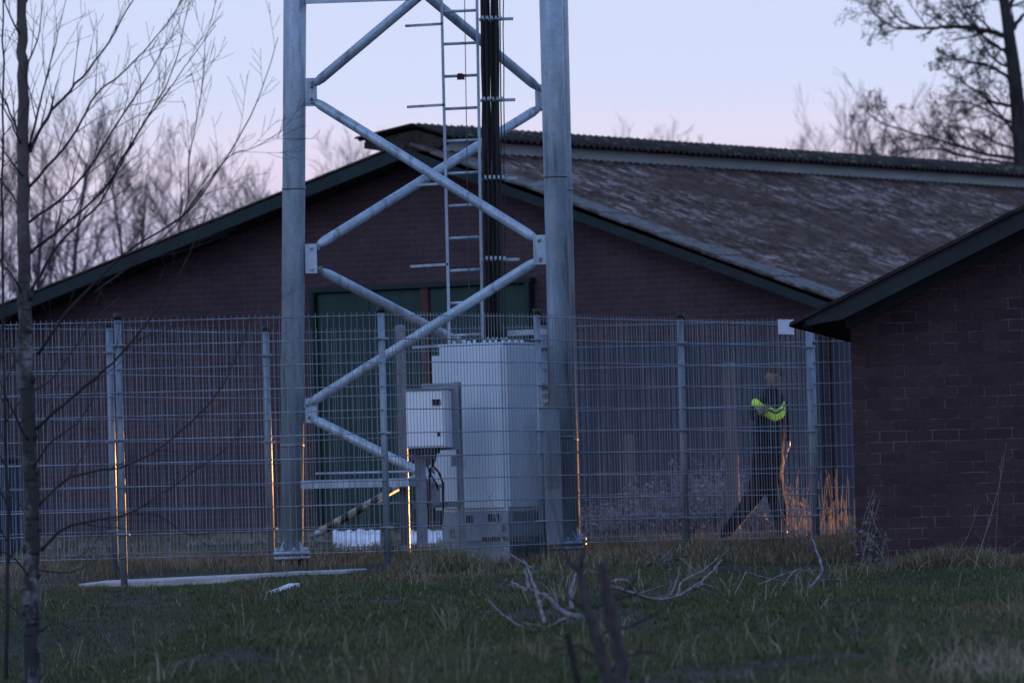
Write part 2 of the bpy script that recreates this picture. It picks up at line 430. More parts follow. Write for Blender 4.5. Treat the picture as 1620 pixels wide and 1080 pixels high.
for p in wo.data.polygons:
    if abs(p.normal.x) > .7: p.material_index = 1
for s_ in (0, 1):
    f = (lambda x: x) if s_ == 0 else (lambda x: W-x)
    mb = MB(); P = [(f(ex), -.46, zt(ex)), (f(W2), -.46, zt(W2)), (f(W2), -.46, zt(W2)-.035), (f(ex-.01), -.46, zt(ex)-.035)]
    mb.prism(P, (0, DEP+.9, 0)); part('roof', mb, M['moss'], shed, True)
    bw = .155
    mb = MB(); P = [(f(ex+.10), -.42, zt(ex+.10)-.037), (f(W2), -.42, zt(W2)-.037), (f(W2), -.42, zt(W2)-bw-.03), (f(ex+.43), -.42, zt(ex+.43)-bw-.03), (f(ex+.14), -.42, zt(ex+.10)-.075)]
    mb.prism(P, (0, .035, 0)); part('bargeboard', mb, M['dark_green'], shed, True)
    mb = MB(); P = [(f(ex+.10), -.38, zt(ex+.10)-.04), (f(W2), -.38, zt(W2)-.04), (f(W2), -.38, zt(W2)-.09), (f(ex+.10), -.38, zt(ex+.10)-.09)]
    mb.prism(P, (0, .378, 0)); part('soffit', mb, M['dark_green'], shed, True)
    mb = MB(); P = [(f(ex+.40), -.06, zt(ex+.40)-.10), (f(W2), -.06, zt(W2)-.10), (f(W2), -.06, zt(W2)-.26), (f(ex+.43), -.06, zt(ex+.43)-.26)]
    mb.prism(P, (0, .055, 0)); part('wall_plate', mb, M['dark_green'], shed, True)

# ------------------------------------------------------------------ mesh fence
def make_fence(name, label, pts, z0s, hts, wires=True, extra=0.0, capped=True):
    root = thing(name, label, 'fence', (pts[0][0], pts[0][1], ground_z(*pts[0])))
    for i, (x, y) in enumerate(pts):
        g = ground_z(x, y); top = z0s[i]+2.0+.045
        mb = MB(); mb.tube([(x, y, g-.2), (x, y, top)], .030, 14); p = part('fence_post', mb, M['post_steel'], root)
        mb = MB(); mb.tube([(x, y, top-.025), (x, y, top+.025), (x, y, top+.03)], [.034, .034, .022], 12)
        part('post_cap', mb, M['black'], root, parent=p)
        for k in (1, 5, 9):
            z = z0s[i]+k*.2; mb = MB(); mb.box((x, y-.010, z), (.115, .05, .020))
            part('clamp', mb, M['post_steel'], root, parent=p, bevel=.004)
    rg = random.Random(len(pts))
    for i in range(len(pts)-1):
        a = Vector((*pts[i], z0s[i])); b = Vector((*pts[i+1], z0s[i+1])); L = (b-a).length; d = (b-a)/L; nrm = Vector((d.y, -d.x, 0)).normalized()
        if nrm.y > 0: nrm = -nrm
        off = nrm*.04; mb = MB(); n = int(L/.05)
        for k in range(1, n):
            p = a+d*(k*L/n)+off; rr = .0022; t = rg.uniform(-.0025, .0025); s2 = rg.uniform(-.0015,.0015)
            mb.tube([p+Vector((0,0,-.02)), p+Vector((s2,0,1.0)), p+Vector((t,0,2.03))], rr, 4, smooth=False)
        for k in range(11):
            for sgn in (1, -1):
                q = off+nrm*(.005*sgn); s1 = rg.uniform(-.004,.002)
                mb.tube([a+q+Vector((0,0,k*.2)), (a+b)/2+q+Vector((0,0,k*.2+s1)), b+q+Vector((0,0,k*.2))], .0038, 4, smooth=False)
        part('wire_panel', mb, M['wire'], root)
    return root
FA = [(-5.7,52.0), (-3.34,52.0), (-1.105,52.0), (.222,54.1), (1.548,56.25), (2.825,58.3)]
make_fence('mesh_fence', 'front run of galvanised wire mesh fence with black capped posts', FA, [0,0,0,.01,.0,-.02], None)
FB = [(-4.9,53.0), (-3.6,54.85), (-2.27,56.6), (.3,57.95), (2.87,58.75), (4.5,58.95)]
make_fence('mesh_fence', 'rear run of wire mesh fence behind the tower and cabinets', FB, [.02,.02,.0,.03,.04,.05], None)
# sign
c = at(1244, 517, 57.75); mb = MB(); mb.box(c, (.155, .006, .135), Matrix.Rotation(R(58), 3, 'Z'))
d_ = (Vector((2.825,58.3,0))-Vector((1.548,56.25,0))).normalized()
mb = MB(); mb.beam(c-d_*.15, c+d_*.14, .006, .14)
for k in (-.11, .11): mb.tube([c+d_*k+Vector((0,-.006,.05)), c+d_*k+Vector((0,.006,.05))], .008, 6)
tag(mkobj('notice_plate', mb, M['sign'], off=tuple(c)), 'small blank white plate fixed high on the mesh fence beside the shed eaves', 'sign')

# ------------------------------------------------------------------ lattice tower
LD, RD, TD = 55.6, 54.75, 57.1
base = at(680, 860, 55.8)
tower = thing('lattice_tower', 'galvanised steel lattice tower with ladder and black cables', 'tower', (base.x, base.y, -.1))
def legline(px0, py0, px1, py1, D):
    a = at(px0, py0, D); b = at(px1, py1, D); d = (b-a)/(b.z-a.z); b2 = a+d*(8.6-a.z)
    return a, b2
def leg(a, b, r):
    mb = MB(); mb.tube([a, b], r, 32); o = part('leg', mb, M['galv'], tower)
    mb = MB()
    for z in (.95, 3.28, 6.1):
        p = a+(b-a)*((z-a.z)/(b.z-a.z)); mb.tube([p-Vector((0,0,.012)), p+Vector((0,0,.012))], r+.004, 32)
    part('weld_seam', mb, M['galv_dark'], tower, parent=o)
    mb = MB(); p = a; mb.tube([p+Vector((0,0,-.02)), p+Vector((0,0,.015))], .165, 28)
    mb.tube([p+Vector((0,0,-.06)), p+Vector((0,0,-.035))], .165, 28)
    for k in range(8):
        an = 2*math.pi*k/8+.2; q = p+Vector((math.cos(an)*.14, math.sin(an)*.14, 0))
        mb.tube([q+Vector((0,0,-.20)), q+Vector((0,0,.05))], .012, 6); mb.tube([q+Vector((0,0,.016)), q+Vector((0,0,.035))], .022, 6)
    for k in range(4):
        an = math.pi/4+k*math.pi/2; q = Vector((math.cos(an), math.sin(an), 0))
        mb.prism([p+q*r*.95+Vector((0,0,.015)), p+q*.155+Vector((0,0,.015)), p+q*r*.95+Vector((0,0,.11))], Vector((-q.y,q.x,0))*.01)
    part('base_flange', mb, M['galv'], tower, parent=o)
    return a, b
Lg = leg(*legline(461.5, 874, 466.5, 0, LD), .104)
Rg = leg(*legline(893, 858, 871.5, 0, RD), .104)
Tg = leg(*legline(900, 852, 880.5, 0, TD), .106)
def brace(p0, d0, p1, d1, r=.045, mat='galv'):
    a = at(*p0, d0); b = at(*p1, d1); d = (b-a).normalized(); mb = MB()
    mb.tube([a, a+d*.03, a+d*.09, b-d*.09, b-d*.03, b], [r*.45, r*.8, r, r, r*.8, r*.45], 16)
    o = part('brace', mb, M[mat], tower)
    for q, s in ((a, -1), (b, 1)):
        mb = MB(); mb.box(q+d*s*.03, (.075, .014, .055))
        mb.tube([q+d*s*.03+Vector((0,-.035,0)), q+d*s*.03+Vector((0,.03,0))], .015, 8)
        part('bolted_end', mb, M['galv_dark'], tower, parent=o)
    return o
fR, bT = RD-.0, TD-.0
brace((497,160), LD-.03, (848,378), fR)
brace((850,412), fR, (490,638), LD-.03)
brace((494,662), LD-.03, (862,845), fR)
brace((497,134), LD-.03, (846,-160), fR)
brace((846,-190), fR, (500,-425), LD)
brace((853,171), bT, (503,388), LD+.03)
brace((508,428), LD+.03, (862,612), bT)
brace((852,140), bT, (503,-150), LD+.03)
brace((503,-175), LD+.03, (850,-400), bT)
o = brace((862,640), bT, (497,846), LD+.03, .034)
# hazard tape along the lowest rear brace
a = at(862,640,bT); b = at(497,846,LD+.03); d = (b-a)
mb = MB(); mb.tube([a+d*.60, a+d*.98], .036, 16); part('hazard_tape', mb, M['stripe'], tower, parent=o)
for z0, z1 in ((.2, 1.7), (1.8, 3.2), (3.3, 4.8), (4.9, 6.6)):
    f = lambda G, z: G[0]+(G[1]-G[0])*((z-G[0].z)/(G[1].z-G[0].z))
    mb = MB(); mb.tube([f(Rg, z0)+Vector((0,.1,0)), f(Tg, z1)-Vector((0,.1,0))], .035, 12); part('brace', mb, M['galv'], tower)
def hbar(y0, x0, D0, y1, x1, D1, w, h, name='horizontal_member'):
    mb = MB(); mb.beam(at(x0,y0,D0), at(x1,y1,D1), w, h); return part(name, mb, M['galv'], tower)
hbar(2, 485, LD-.05, -11, 853, fR, .05, .05); hbar(2, 485, LD+.05, -14, 870, bT, .05, .05)
def gus(x0, y0, x1, y1, D, toward):
    a = at(x0, y0, D); b = at(x1, y1, D); c = (a+b)/2
    mb = MB(); mb.box(c, (abs(b.x-a.x), .014, abs(a.z-b.z)))
    for zz in (.72, -.72):
        q = c+Vector((toward*.006, 0, zz*abs(a.z-b.z)/2)); mb.tube([q+Vector((0,-.022,0)), q+Vector((0,.022,0))], .017, 6)
    part('gusset_plate', mb, M['galv'], tower)
for D in (LD-.03, LD+.04):
    for y0, y1 in ((124,168), (386,432), (630,668), (-178,-140)): gus(482, y0, 502, y1, D, 1)
for y0, y1 in ((372,418), (836,868), (-195,-150)): gus(843, y0, 866, y1, fR-.02, -1)
for y0, y1 in ((134,176), (606,646)): gus(846, y0, 868, y1, bT, -1)
# ladder
lad = bpy.data.objects.new('ladder', None); col.objects.link(lad); lad.parent = tower
LZ = 55.9
def railpt(px0, px1, y): return at(px0+(px1-px0)*y/540, y, LZ)
def lpart(name, mb, mat):
    return mkobj(name, mb, M[mat], lad, tuple(tower.location))
for p0, p1 in ((698.5,711), (754.5,763.5)):
    mb = MB(); mb.beam(railpt(p0,p1,-560), railpt(p0,p1,835), .04, .026, Vector((1,0,0))); lpart('rail', mb, 'galv')
for k in range(-11, 16):
    y = 19+51.2*k
    mb = MB(); a = railpt(698.5,711,y); b = railpt(754.5,763.5,y-2.5); mb.tube([a, b], .0135, 8); lpart('rung', mb, 'galv')
mb = MB(); mb.tube([at(729,-560,LZ-.03), at(735,0,LZ-.03), at(743,540,LZ-.03)], .004, 5); lpart('safety_wire', mb, 'galv_dark')
mb = MB(); mb.box(at(729,122,LZ-.035), (.07,.04,.05)); mb.box(at(728,118,LZ-.06), (.045,.03,.02)); lpart('wire_clamp', mb, 'red_frame')
for k, y in enumerate((-225, -90, 38, 166, 290, 418, 546)):
    xr = 699+.024*y; xl = 640+.022*y
    mb = MB(); mb.beam(at(xl, y+3.5, LZ), at(xr, y, LZ), .04, .022); part('cable_bracket', mb, M['galv'], tower)
    x0 = 757+.017*y; x1 = 811+.026*y; yy = y-8
    mb = MB(); mb.beam(at(x0, yy+1.5, LZ), at(x1, yy, LZ), .04, .026)
    for q in range(5):
        px = x0+6+q*7.0; mb.box(at(px, yy-2, LZ-.055), (.022,.03,.03))
    part('cable_bracket', mb, M['galv'], tower)
cx = [(762,769,.013),(766,772,.013),(769.5,775,.011),(773,778,.013),(777,781,.007),(780.5,785,.013),(784,788,.013),(787,791,.010),(791,795,.006),(796,799,.005)]
rg = random.Random(8)
for i, (xa, xb, r) in enumerate(cx):
    pts = []
    for k in range(-10, 12):
        y = k*52; t = y/540; D = LZ-.045+(.05 if i % 2 else 0); wob = rg.uniform(-.9,.9)
        pts.append(at(xa+(xb-xa)*t+wob, y, D))
    mb = MB(); mb.tube(pts, r, 8); part('cable', mb, M['cable'], tower)
for i in range(4):       # second layer behind
    pts = [at(765+i*6.5+rg.uniform(-1,1)+.008*y, y, LZ+.06) for y in range(-540, 590, 45)]
    mb = MB(); mb.tube(pts, .014, 8); part('cable', mb, M['cable'], tower)
mb = MB(); mb.beam(at(806,527,LZ), at(868,524,LZ-.3), .05, .05); part('arm', mb, M['galv'], tower)
mb = MB(); mb.box(at(862,627,54.9), (.06,.05,.05)); part('arm', mb, M['galv'], tower)

# foundation slab and blocks
p = at(330, 915, 53.4); zs = -.20
mb = MB(); mb.prism([(-3.75,52.25,zs-.21), (-3.3,52.16,zs-.195), (-2.9,52.2,zs-.19), (-2.3,52.1,zs-.165), (-1.9,52.17,zs-.15), (-1.45,52.25,zs-.15), (-1.30,53.0,zs-.15), (-3.6,53.5,zs-.2)], (0,0,.20))
tag(mkobj('concrete_slab', mb, M['concrete'], off=(-2.6,52.8,zs-.2), bevel=.015), 'pale concrete slab lying flat along the foot of the front fence at left', 'slab')
for G, nm in ((Lg, 'round concrete footing under the left tower leg'), (Rg, 'round concrete footing under the front right tower leg'), (Tg, 'round concrete footing under the rear right tower leg')):
    a = G[0]; mb = MB(); mb.tube([(a.x, a.y, a.z-.5), (a.x, a.y, a.z-.17)], .19, 24); mb.tube([(a.x, a.y, a.z-.18), (a.x, a.y, a.z-.06)], .145, 20)
    tag(mkobj('tower_footing', mb, M['soil_and_shade'] if G is Lg else M['concrete'], off=(a.x, a.y, a.z-.5)), nm, 'footing', 'footings of the tower')
gz = ground_z(-2.0, 47.5)
p0 = at(428, 940, 48.2); p1 = at(466, 925, 48.8)
mb = MB(); mb.beam(Vector((p0.x,p0.y,p0.z)), Vector((p1.x,p1.y,p1.z)), .09, .03)
tag(mkobj('loose_board', mb, M['plastic_sheet'], off=tuple(p0)), 'short pale board tilted in the grass left of the tower leg', 'board')

# ------------------------------------------------------------------ equipment cabinet
AL = R(28)
cc = at(800, 700, 54.12)
cab = thing('equipment_cabinet', 'tall white equipment cabinet on a vented grey plinth behind the fence', 'cabinet', (cc.x, 54.12, 0), 0)
ea = Vector((-math.cos(AL), math.sin(AL), 0)); eb = Vector((math.sin(AL), math.cos(AL), 0))   # left-back, right-back
C0 = Vector((cc.x, 54.12, 0))
def cabbox(u0, u1, v0, v1, z0, z1, mb=None):
    mb = mb or MB()
    P = [C0+ea*u0+eb*v0, C0+ea*u1+eb*v0, C0+ea*u1+eb*v1, C0+ea*u0+eb*v1]
    mb.prism([Vector((p.x, p.y, z0)) for p in P], (0,0,z1-z0)); return mb
part('body', cabbox(0, .645, 0, .65, .31, 1.78), M['white_paint'], cab, bevel=.006)
o = part('roof', cabbox(-.012, .657, -.012, .66, 1.783, 1.80), M['white_paint'], cab, bevel=.003)
mb = MB()
for k in range(7):
    q = C0+ea*(.1+k*.07)+eb*(.05+.03*(k % 3)); mb.tube([(q.x,q.y,1.80), (q.x,q.y,1.825+.01*(k%2))], .014, 7)
for k in range(4):
    q = C0+ea*.05+eb*(.1+k*.12); mb.tube([(q.x,q.y,1.80), (q.x,q.y,1.822)], .014, 7)
part('cable_gland', mb, M['white_paint'], cab, parent=o)
d1 = part('door', cabbox(.02, .625, -.022, -.001, .34, 1.765), M['white_paint'], cab, bevel=.004)
mb = MB(); q = C0+ea*.56+eb*-.035; mb.box((q.x,q.y,1.0), (.02,.02,.16)); part('handle', mb, M['grey_paint'], cab, parent=d1)
part('side_panel', cabbox(-.018, -.001, .02, .63, .34, 1.765), M['white_paint'], cab, bevel=.004)
part('side_housing', cabbox(.648, .735, .02, .5, .33, 1.70), M['white_paint'], cab, bevel=.004)
pl = part('plinth', cabbox(-.01, .66, -.01, .66, .05, .307), M['grey_paint'], cab, bevel=.004)
def grille(u0, u1, z0, z1, side=0):
    mb = MB(); n = max(3, int(abs(u1-u0)/.022))
    fr = cabbox(u0, u1, -.013, -.0105, z0, z1) if side == 0 else cabbox(-.013, -.0105, u0, u1, z0, z1)
    part('vent_opening', fr, M['black'], cab, parent=pl)
    for k in range(n+1):
        u = u0+(u1-u0)*k/n
        if side == 0: cabbox(u-.0025, u+.0025, -.019, -.0135, z0, z1, mb)
        else: cabbox(-.019, -.0135, u-.0025, u+.0025, z0, z1, mb)
    part('vent_grille', mb, M['grey_paint'], cab, parent=pl)
grille(.34, .41, .215, .28); grille(.07, .19, .22, .285); grille(.08, .58, .22, .30, 1); grille(.02, .05, .13, .19)
grille(.0, .25, .055, .085); grille(.02, .6, .055, .085, 1)
mb = MB(); cabbox(.42, .58, -.02, -.0105, .09, .16, mb); part('plinth_panel', mb, M['galv_dark'], cab, parent=pl)
part('base_frame', cabbox(-.03, .69, -.03, .68, -.16, .045), M['galv_dark'], cab)
mb = MB(); q = at(719, 729, 54.25); mb.box(q, (.055,.03,.09)); part('bracket', mb, M['grey_paint'], cab)

# ------------------------------------------------------------------ meter box on its rack
bx = at(673, 860, 53.6)
box_ = thing('meter_box', 'small pale electrical box with dark handle mounted on grey posts beside the cabinet', 'electrical box', (bx.x, 53.7, 0))
rb = R(14)
Pc = at(703, 662, 53.55)
ua = Vector((-math.cos(rb), math.sin(rb), 0)); ub = Vector((math.sin(rb), math.cos(rb), 0))
def bb(u0, u1, v0, v1, z0, z1, mb=None):
    mb = mb or MB(); c0 = Vector((Pc.x, Pc.y, 0))
    P = [c0+ua*u0+ub*v0, c0+ua*u1+ub*v0, c0+ua*u1+ub*v1, c0+ua*u0+ub*v1]
    mb.prism([Vector((p.x, p.y, z0)) for p in P], (0,0,z1-z0)); return mb
zt_, zb_ = at(680, 616, 53.5).z, at(680, 708, 53.5).z
part('housing', bb(0, .345, 0, .26, zb_, zt_), M['box_paint'], box_, bevel=.006)
dd = part('door', bb(.012, .333, -.016, -.001, zb_+.015, zt_-.015), M['box_paint'], box_, bevel=.004)
mb = bb(.028, .10, -.03, -.017, zt_-.135, zt_-.085); bb(.05, .085, -.045, -.03, zt_-.13, zt_-.09, mb); part('handle', mb, M['black'], box_, parent=dd)
part('lock', bb(.035, .06, -.024, -.017, zb_+.10, zb_+.14), M['black'], box_, parent=dd)
mb = bb(-.01, .36, -.03, .28, zt_+.001, zt_+.012); part('rain_hood', mb, M['grey_paint'], box_)
part('back_plate', bb(-.06, .27, .262, .28, zb_-.02, zt_+.06), M['grey_paint'], box_)
part('gland_plate', bb(.10, .33, .02, .2, zb_-.05, zb_-.001), M['black'], box_)
def post(px, y0, y1, D, wdt, nm='post', root=box_, mat='galv_dark'):
    a = at(px, y0, D); b = at(px+(y1-y0)*.0, y1, D); mb = MB(); mb.box((a.x, D, (a.z+b.z)/2), (wdt, wdt*.6, a.z-b.z)); return part(nm, mb, M[mat], root)
post(724, 604, 866, 53.93, .062); post(664, 704, 862, 53.78, .095)
mb = MB(); mb.beam(at(655,800,53.85), at(726,797,53.9), .04, .05); mb.beam(at(676,770,53.85), at(700,768,53.9), .04, .03); part('cross_rail', mb, M['galv_dark'], box_)
mb = MB(); mb.box(at(690,784,53.85), (.07,.05,.16)); part('socket_box', mb, M['grey_paint'], box_)
for pts in (((682,712),(684,735),(695,748),(701,765),(701,800),(699,830)), ((676,712),(676,735),(682,752),(690,764),(694,775)), ((690,712),(688,728),(681,742),(678,770),(679,835))):
    mb = MB(); mb.tube([at(x, y, 53.72+.01*i) for i, (x, y) in enumerate(pts)], .010, 7); part('cable', mb, M['cable'], box_)

# grey duct beside the right leg
q = at(875, 752, 54.42); a = at(875, 646, 54.42); b = at(877, 862, 54.42)
dt = thing('cable_duct', 'narrow grey cable duct standing against the front right tower leg', 'cable duct', (q.x, 54.42, b.z))
mb = MB(); mb.box((q.x, 54.40, (a.z+b.z)/2), (.145, .10, a.z-b.z)); part('duct_body', mb, M['grey_paint'], dt, bevel=.006)
mb = MB(); mb.box((q.x, 54.40, a.z+.008), (.155, .11, .012)); part('lid', mb, M['galv_dark'], dt)
mb = MB(); mb.box((q.x, 54.345, a.z-.45), (.10, .006, .5)); part('cover_plate', mb, M['galv_dark'], dt)
# cable tray between left leg and the meter box
ct = thing('cable_tray', 'low horizontal steel cable tray running from the left tower leg to the meter box', 'cable tray', (at(570,860,54.7).x, 54.7, -.1))
mb = MB(); mb.beam(at(488,766,55.1), at(660,762,54.2), .20, .075); part('tray', mb, M['galv'], ct)
mb = MB(); mb.tube([at(500,749,55.1), at(668,745,54.2)], .010, 8); part('hand_rod', mb, M['galv'], ct)
mb = MB(); a = at(638,772,54.4); b = at(638,862,54.4); mb.box((a.x,54.4,(a.z+b.z)/2), (.07,.05,a.z-b.z)); part('support_post', mb, M['wood_post'], ct)

# posts behind
def square_post(px, y0, y1, D, wd, mat, label):
    a = at(px, y0, D); b = at(px, y1, D); g = ground_z(a.x, D); mb = MB()
    mb.box((a.x, D, (a.z+g-.2)/2), (wd, wd, a.z-g+.2)); mb.prism([(a.x-wd/2, D-wd/2, a.z), (a.x+wd/2, D-wd/2, a.z), (a.x+wd*.3, D-wd*.3, a.z+.012), (a.x-wd*.3, D-wd*.3, a.z+.012)], (0, wd*.8, 0))
    tag(mkobj('square_post', mb, M[mat], off=(a.x, D, g), bevel=.006), label, 'post')
square_post(633, 516, 840, 59.2, .085, 'galv_dark', 'slim grey post standing in front of the green barn door')
square_post(1153, 575, 820, 64.5, .14, 'wood_post', 'thick square brown post behind the fence left of the walking person')
square_post(996, 690, 820, 66.5, .09, 'wood_post', 'short dark post half hidden in the dry brush right of the tower')

# white sheeting on the ground behind
for xa, xb, lab in ((526,602,'crumpled white sheeting lying low behind the left tower leg'), (638,700,'small scrap of white sheeting showing under the meter box')):
    mb = MB(); rg = random.Random(int(xa)); n = 16
    for i in range(n+1):
        px = xa+(xb-xa)*i/n
        for k, (yy, D) in enumerate(((852,63.0),(845,63.2),(838+rg.uniform(-1,2)+3*noise.noise(Vector((px*.08,0,0))),63.6),(842,64.0))):
            p = at(px, yy+rg.uniform(-1.5,1.5), D)
            if k == 0: p.z = ground_z(p.x, p.y)
            mb.v.append(tuple(p))
    mb.f = [(4*i+k, 4*i+4+k, 4*i+5+k, 4*i+1+k) for i in range(n) for k in range(3)]; mb.sm = [False]*len(mb.f)
    o = tag(mkobj('plastic_sheeting', mb, M['plastic_sheet']), lab, 'sheeting')
    s_ = o.modifiers.new('thick', 'SOLIDIFY'); s_.thickness = .01
# blue container at the left edge
a = at(0, 722, 66); g = ground_z(a.x, 66)
bl = thing('water_tank', 'dark blue tank by the barn wall behind the birch at the left edge', 'tank', (a.x-.35, 66, g))
mb = MB(); mb.box((a.x-.35, 66, g+.5), (1.05, .9, 1.0)); part('tank_body', mb, M['blue'], bl, bevel=.05)
mb = MB(); mb.box((a.x-.35, 66, g+1.03), (1.1, .95, .06)); part('rim', mb, M['blue'], bl, bevel=.02)

# ------------------------------------------------------------------ unseen warm lamp past the shed, visor added to cut its beam
HL = Vector((13.4, 80.5, .72))
hl = thing('unseen_lamp', 'unseen warm lamp with an added visor that cuts its beam, beyond the brick shed beside the barn', 'lamp', (HL.x, HL.y, ground_z(HL.x, HL.y)))
tgt = Vector((-2.40, 54.5, .40)); dr_ = (tgt-HL).normalized(); upv = Vector((0,0,1)); rt = dr_.cross(upv).normalized(); uu = rt.cross(dr_)
mb = MB(); gzh = ground_z(HL.x, HL.y)
mb.beam(HL-dr_*.06+uu*.075, HL+dr_*.42+uu*.013, .5, .012); mb.beam(HL-dr_*.08-uu*.05, HL-dr_*.08+uu*.09, .5, .012, dr_)
part('beam_visor', mb, M['galv_dark'], hl)
mb = MB(); mb.tube([(HL.x+.15,HL.y+.15,gzh), (HL.x+.15,HL.y+.15,HL.z+.04)], .025, 10); mb.box((HL.x+.15,HL.y+.15,gzh+.01), (.4,.3,.02)); part('stand', mb, M['galv_dark'], hl)
L_ = bpy.data.lights.new('warm_lamp', 'SPOT'); L_.energy = 165000; L_.color = (1,.42,.13); L_.spot_size = R(8.9); L_.spot_blend = .12; L_.shadow_soft_size = .007
lo = bpy.data.objects.new('warm_lamp', L_); col.objects.link(lo); lo.location = HL; lo.rotation_euler = dr_.to_track_quat('-Z', 'Y').to_euler()

# ------------------------------------------------------------------ trees
def crom(pts, n=5):
    P = [pts[0]*2-pts[1]]+list(pts)+[pts[-1]*2-pts[-2]]; out = []
    for i in range(1, len(P)-2):
        for k in range(n):
            t = k/n; a, b, c, d = P[i-1], P[i], P[i+1], P[i+2]
            out.append(.5*((2*b)+(c-a)*t+(2*a-5*b+4*c-d)*t*t+(-a+3*b-3*c+d)*t**3))
    out.append(pts[-1]); return out
def twig(mb, p, d, L, r, rng, level, up=.15, wob=.18, dens=1.0, rmin=.0012, ang=(25,50), leaf=None):
    n = max(3, int(L/.12)) if level > 0 else 4
    n = min(n, 10); pts = [p]; q = p.copy(); dd = d.normalized()
    for i in range(n):
        dd = (dd+Vector((rng.gauss(0,wob), rng.gauss(0,wob), rng.gauss(0,wob)+up))*.35).normalized(); q = q+dd*(L/n); pts.append(q.copy())
    rs = [max(rmin, r*(1-.8*i/n)) for i in range(n+1)]
    mb.tube(pts, rs, 5 if r > .012 else 3, cap=False)
    if leaf is not None and level == 0: leaf(pts, rng)
    if level <= 0: return
    cnt = max(2, int(rng.uniform(4, 7)*dens))
    for c in range(cnt):
        t = .2+.75*(c+rng.random())/cnt; i = min(n-1, int(t*n)); f = t*n-i; pp = pts[i].lerp(pts[i+1], f)
        tg = (pts[i+1]-pts[i]).normalized(); ax = tg.cross(Vector((rng.gauss(0,1), rng.gauss(0,1), rng.gauss(0,1)))).normalized()
        nd = Matrix.Rotation(R(rng.uniform(*ang)), 3, ax) @ tg
        twig(mb, pp, nd, L*rng.uniform(.35,.6)*(1.15-t*.5), max(rmin, rs[i]*.6), rng, level-1, up, wob, dens, rmin, ang, leaf)
def branch(mb, pts, r0, r1, rng, level, sp, Lf, up=.15, ang=(25,50), rmin=.0012, leaf=None, dens=1.0, wob=.18, start=.12, nseg=5, nz_=.25):
    P = crom(pts, nseg); n = len(P)-1
    P = [p+Vector((rng.gauss(0,1), rng.gauss(0,1), rng.gauss(0,1)))*r0*nz_*(0 if i in (0,) else 1) for i, p in enumerate(P)]
    rs = [r0+(r1-r0)*(i/n)**.8 for i in range(n+1)]
    mb.tube(P, rs, 10 if r0 > .03 else 6, cap=True)
    if level < 0: return
    tot = sum((P[i+1]-P[i]).length for i in range(n)); k = max(1, int(tot/sp))
    for c in range(k):
        t = start+(1-start)*(c+rng.random())/k; i = min(n-1, int(t*n)); pp = P[i].lerp(P[i+1], t*n-i)
        tg = (P[i+1]-P[i]).normalized(); ax = tg.cross(Vector((rng.gauss(0,1), rng.gauss(0,1), rng.gauss(0,1)))).normalized()
        nd = Matrix.Rotation(R(rng.uniform(*ang)), 3, ax) @ tg
        twig(mb, pp, nd, Lf*rng.uniform(.5,1.1)*(1.1-.5*t), max(rmin, rs[i]*.55), rng, level, up, wob, dens, rmin, ang, leaf)

# birch, near left
BD = 40.0
b0 = at(44, 1060, BD); gb = ground_z(b0.x, BD)
birch = thing('birch_tree', 'leafless birch with patchy pale bark at the left edge in front of the fence', 'tree', (b0.x, BD, gb))
tk = [(52,1130),(49,950),(50,800),(46,700),(40,560),(38,400),(37,250),(36,120),(34,0),(32,-200),(38,-420)]
rng = random.Random(21)
mb = MB(); pts = crom([at(x, y, BD) for x, y in tk], 6); n = len(pts)-1
rs = [.045*(1-i/n)**.55*.93+.014+.0015*math.sin(i*2.1) for i in range(n+1)]
pts = [p+Vector((rng.gauss(0,.004), rng.gauss(0,.004), 0)) for p in pts]
mb.tube(pts, rs, 18); mb.tube([pts[0]-Vector((0,0,.25)), pts[0]], [.09, rs[0]*1.02], 18)
part('trunk', mb, M['birch'], birch)
def knots(root, ys, mat):
    for y in ys:
        mb = MB(); x = np.interp(y, [0,250,560,700,800,1000], [34,37,40,46,50,48]); p = at(float(x)+rng.choice((-9,9)), y, BD-.02)
        mb.tube([p-Vector((0,0,.03)), p, p+Vector((0,0,.03))], [.012,.026,.012], 8); part('bark_knot', mb, mat, root)
knots(birch, (468, 600, 690, 745, 838, 868, 910, 968), M['bark_dark'])
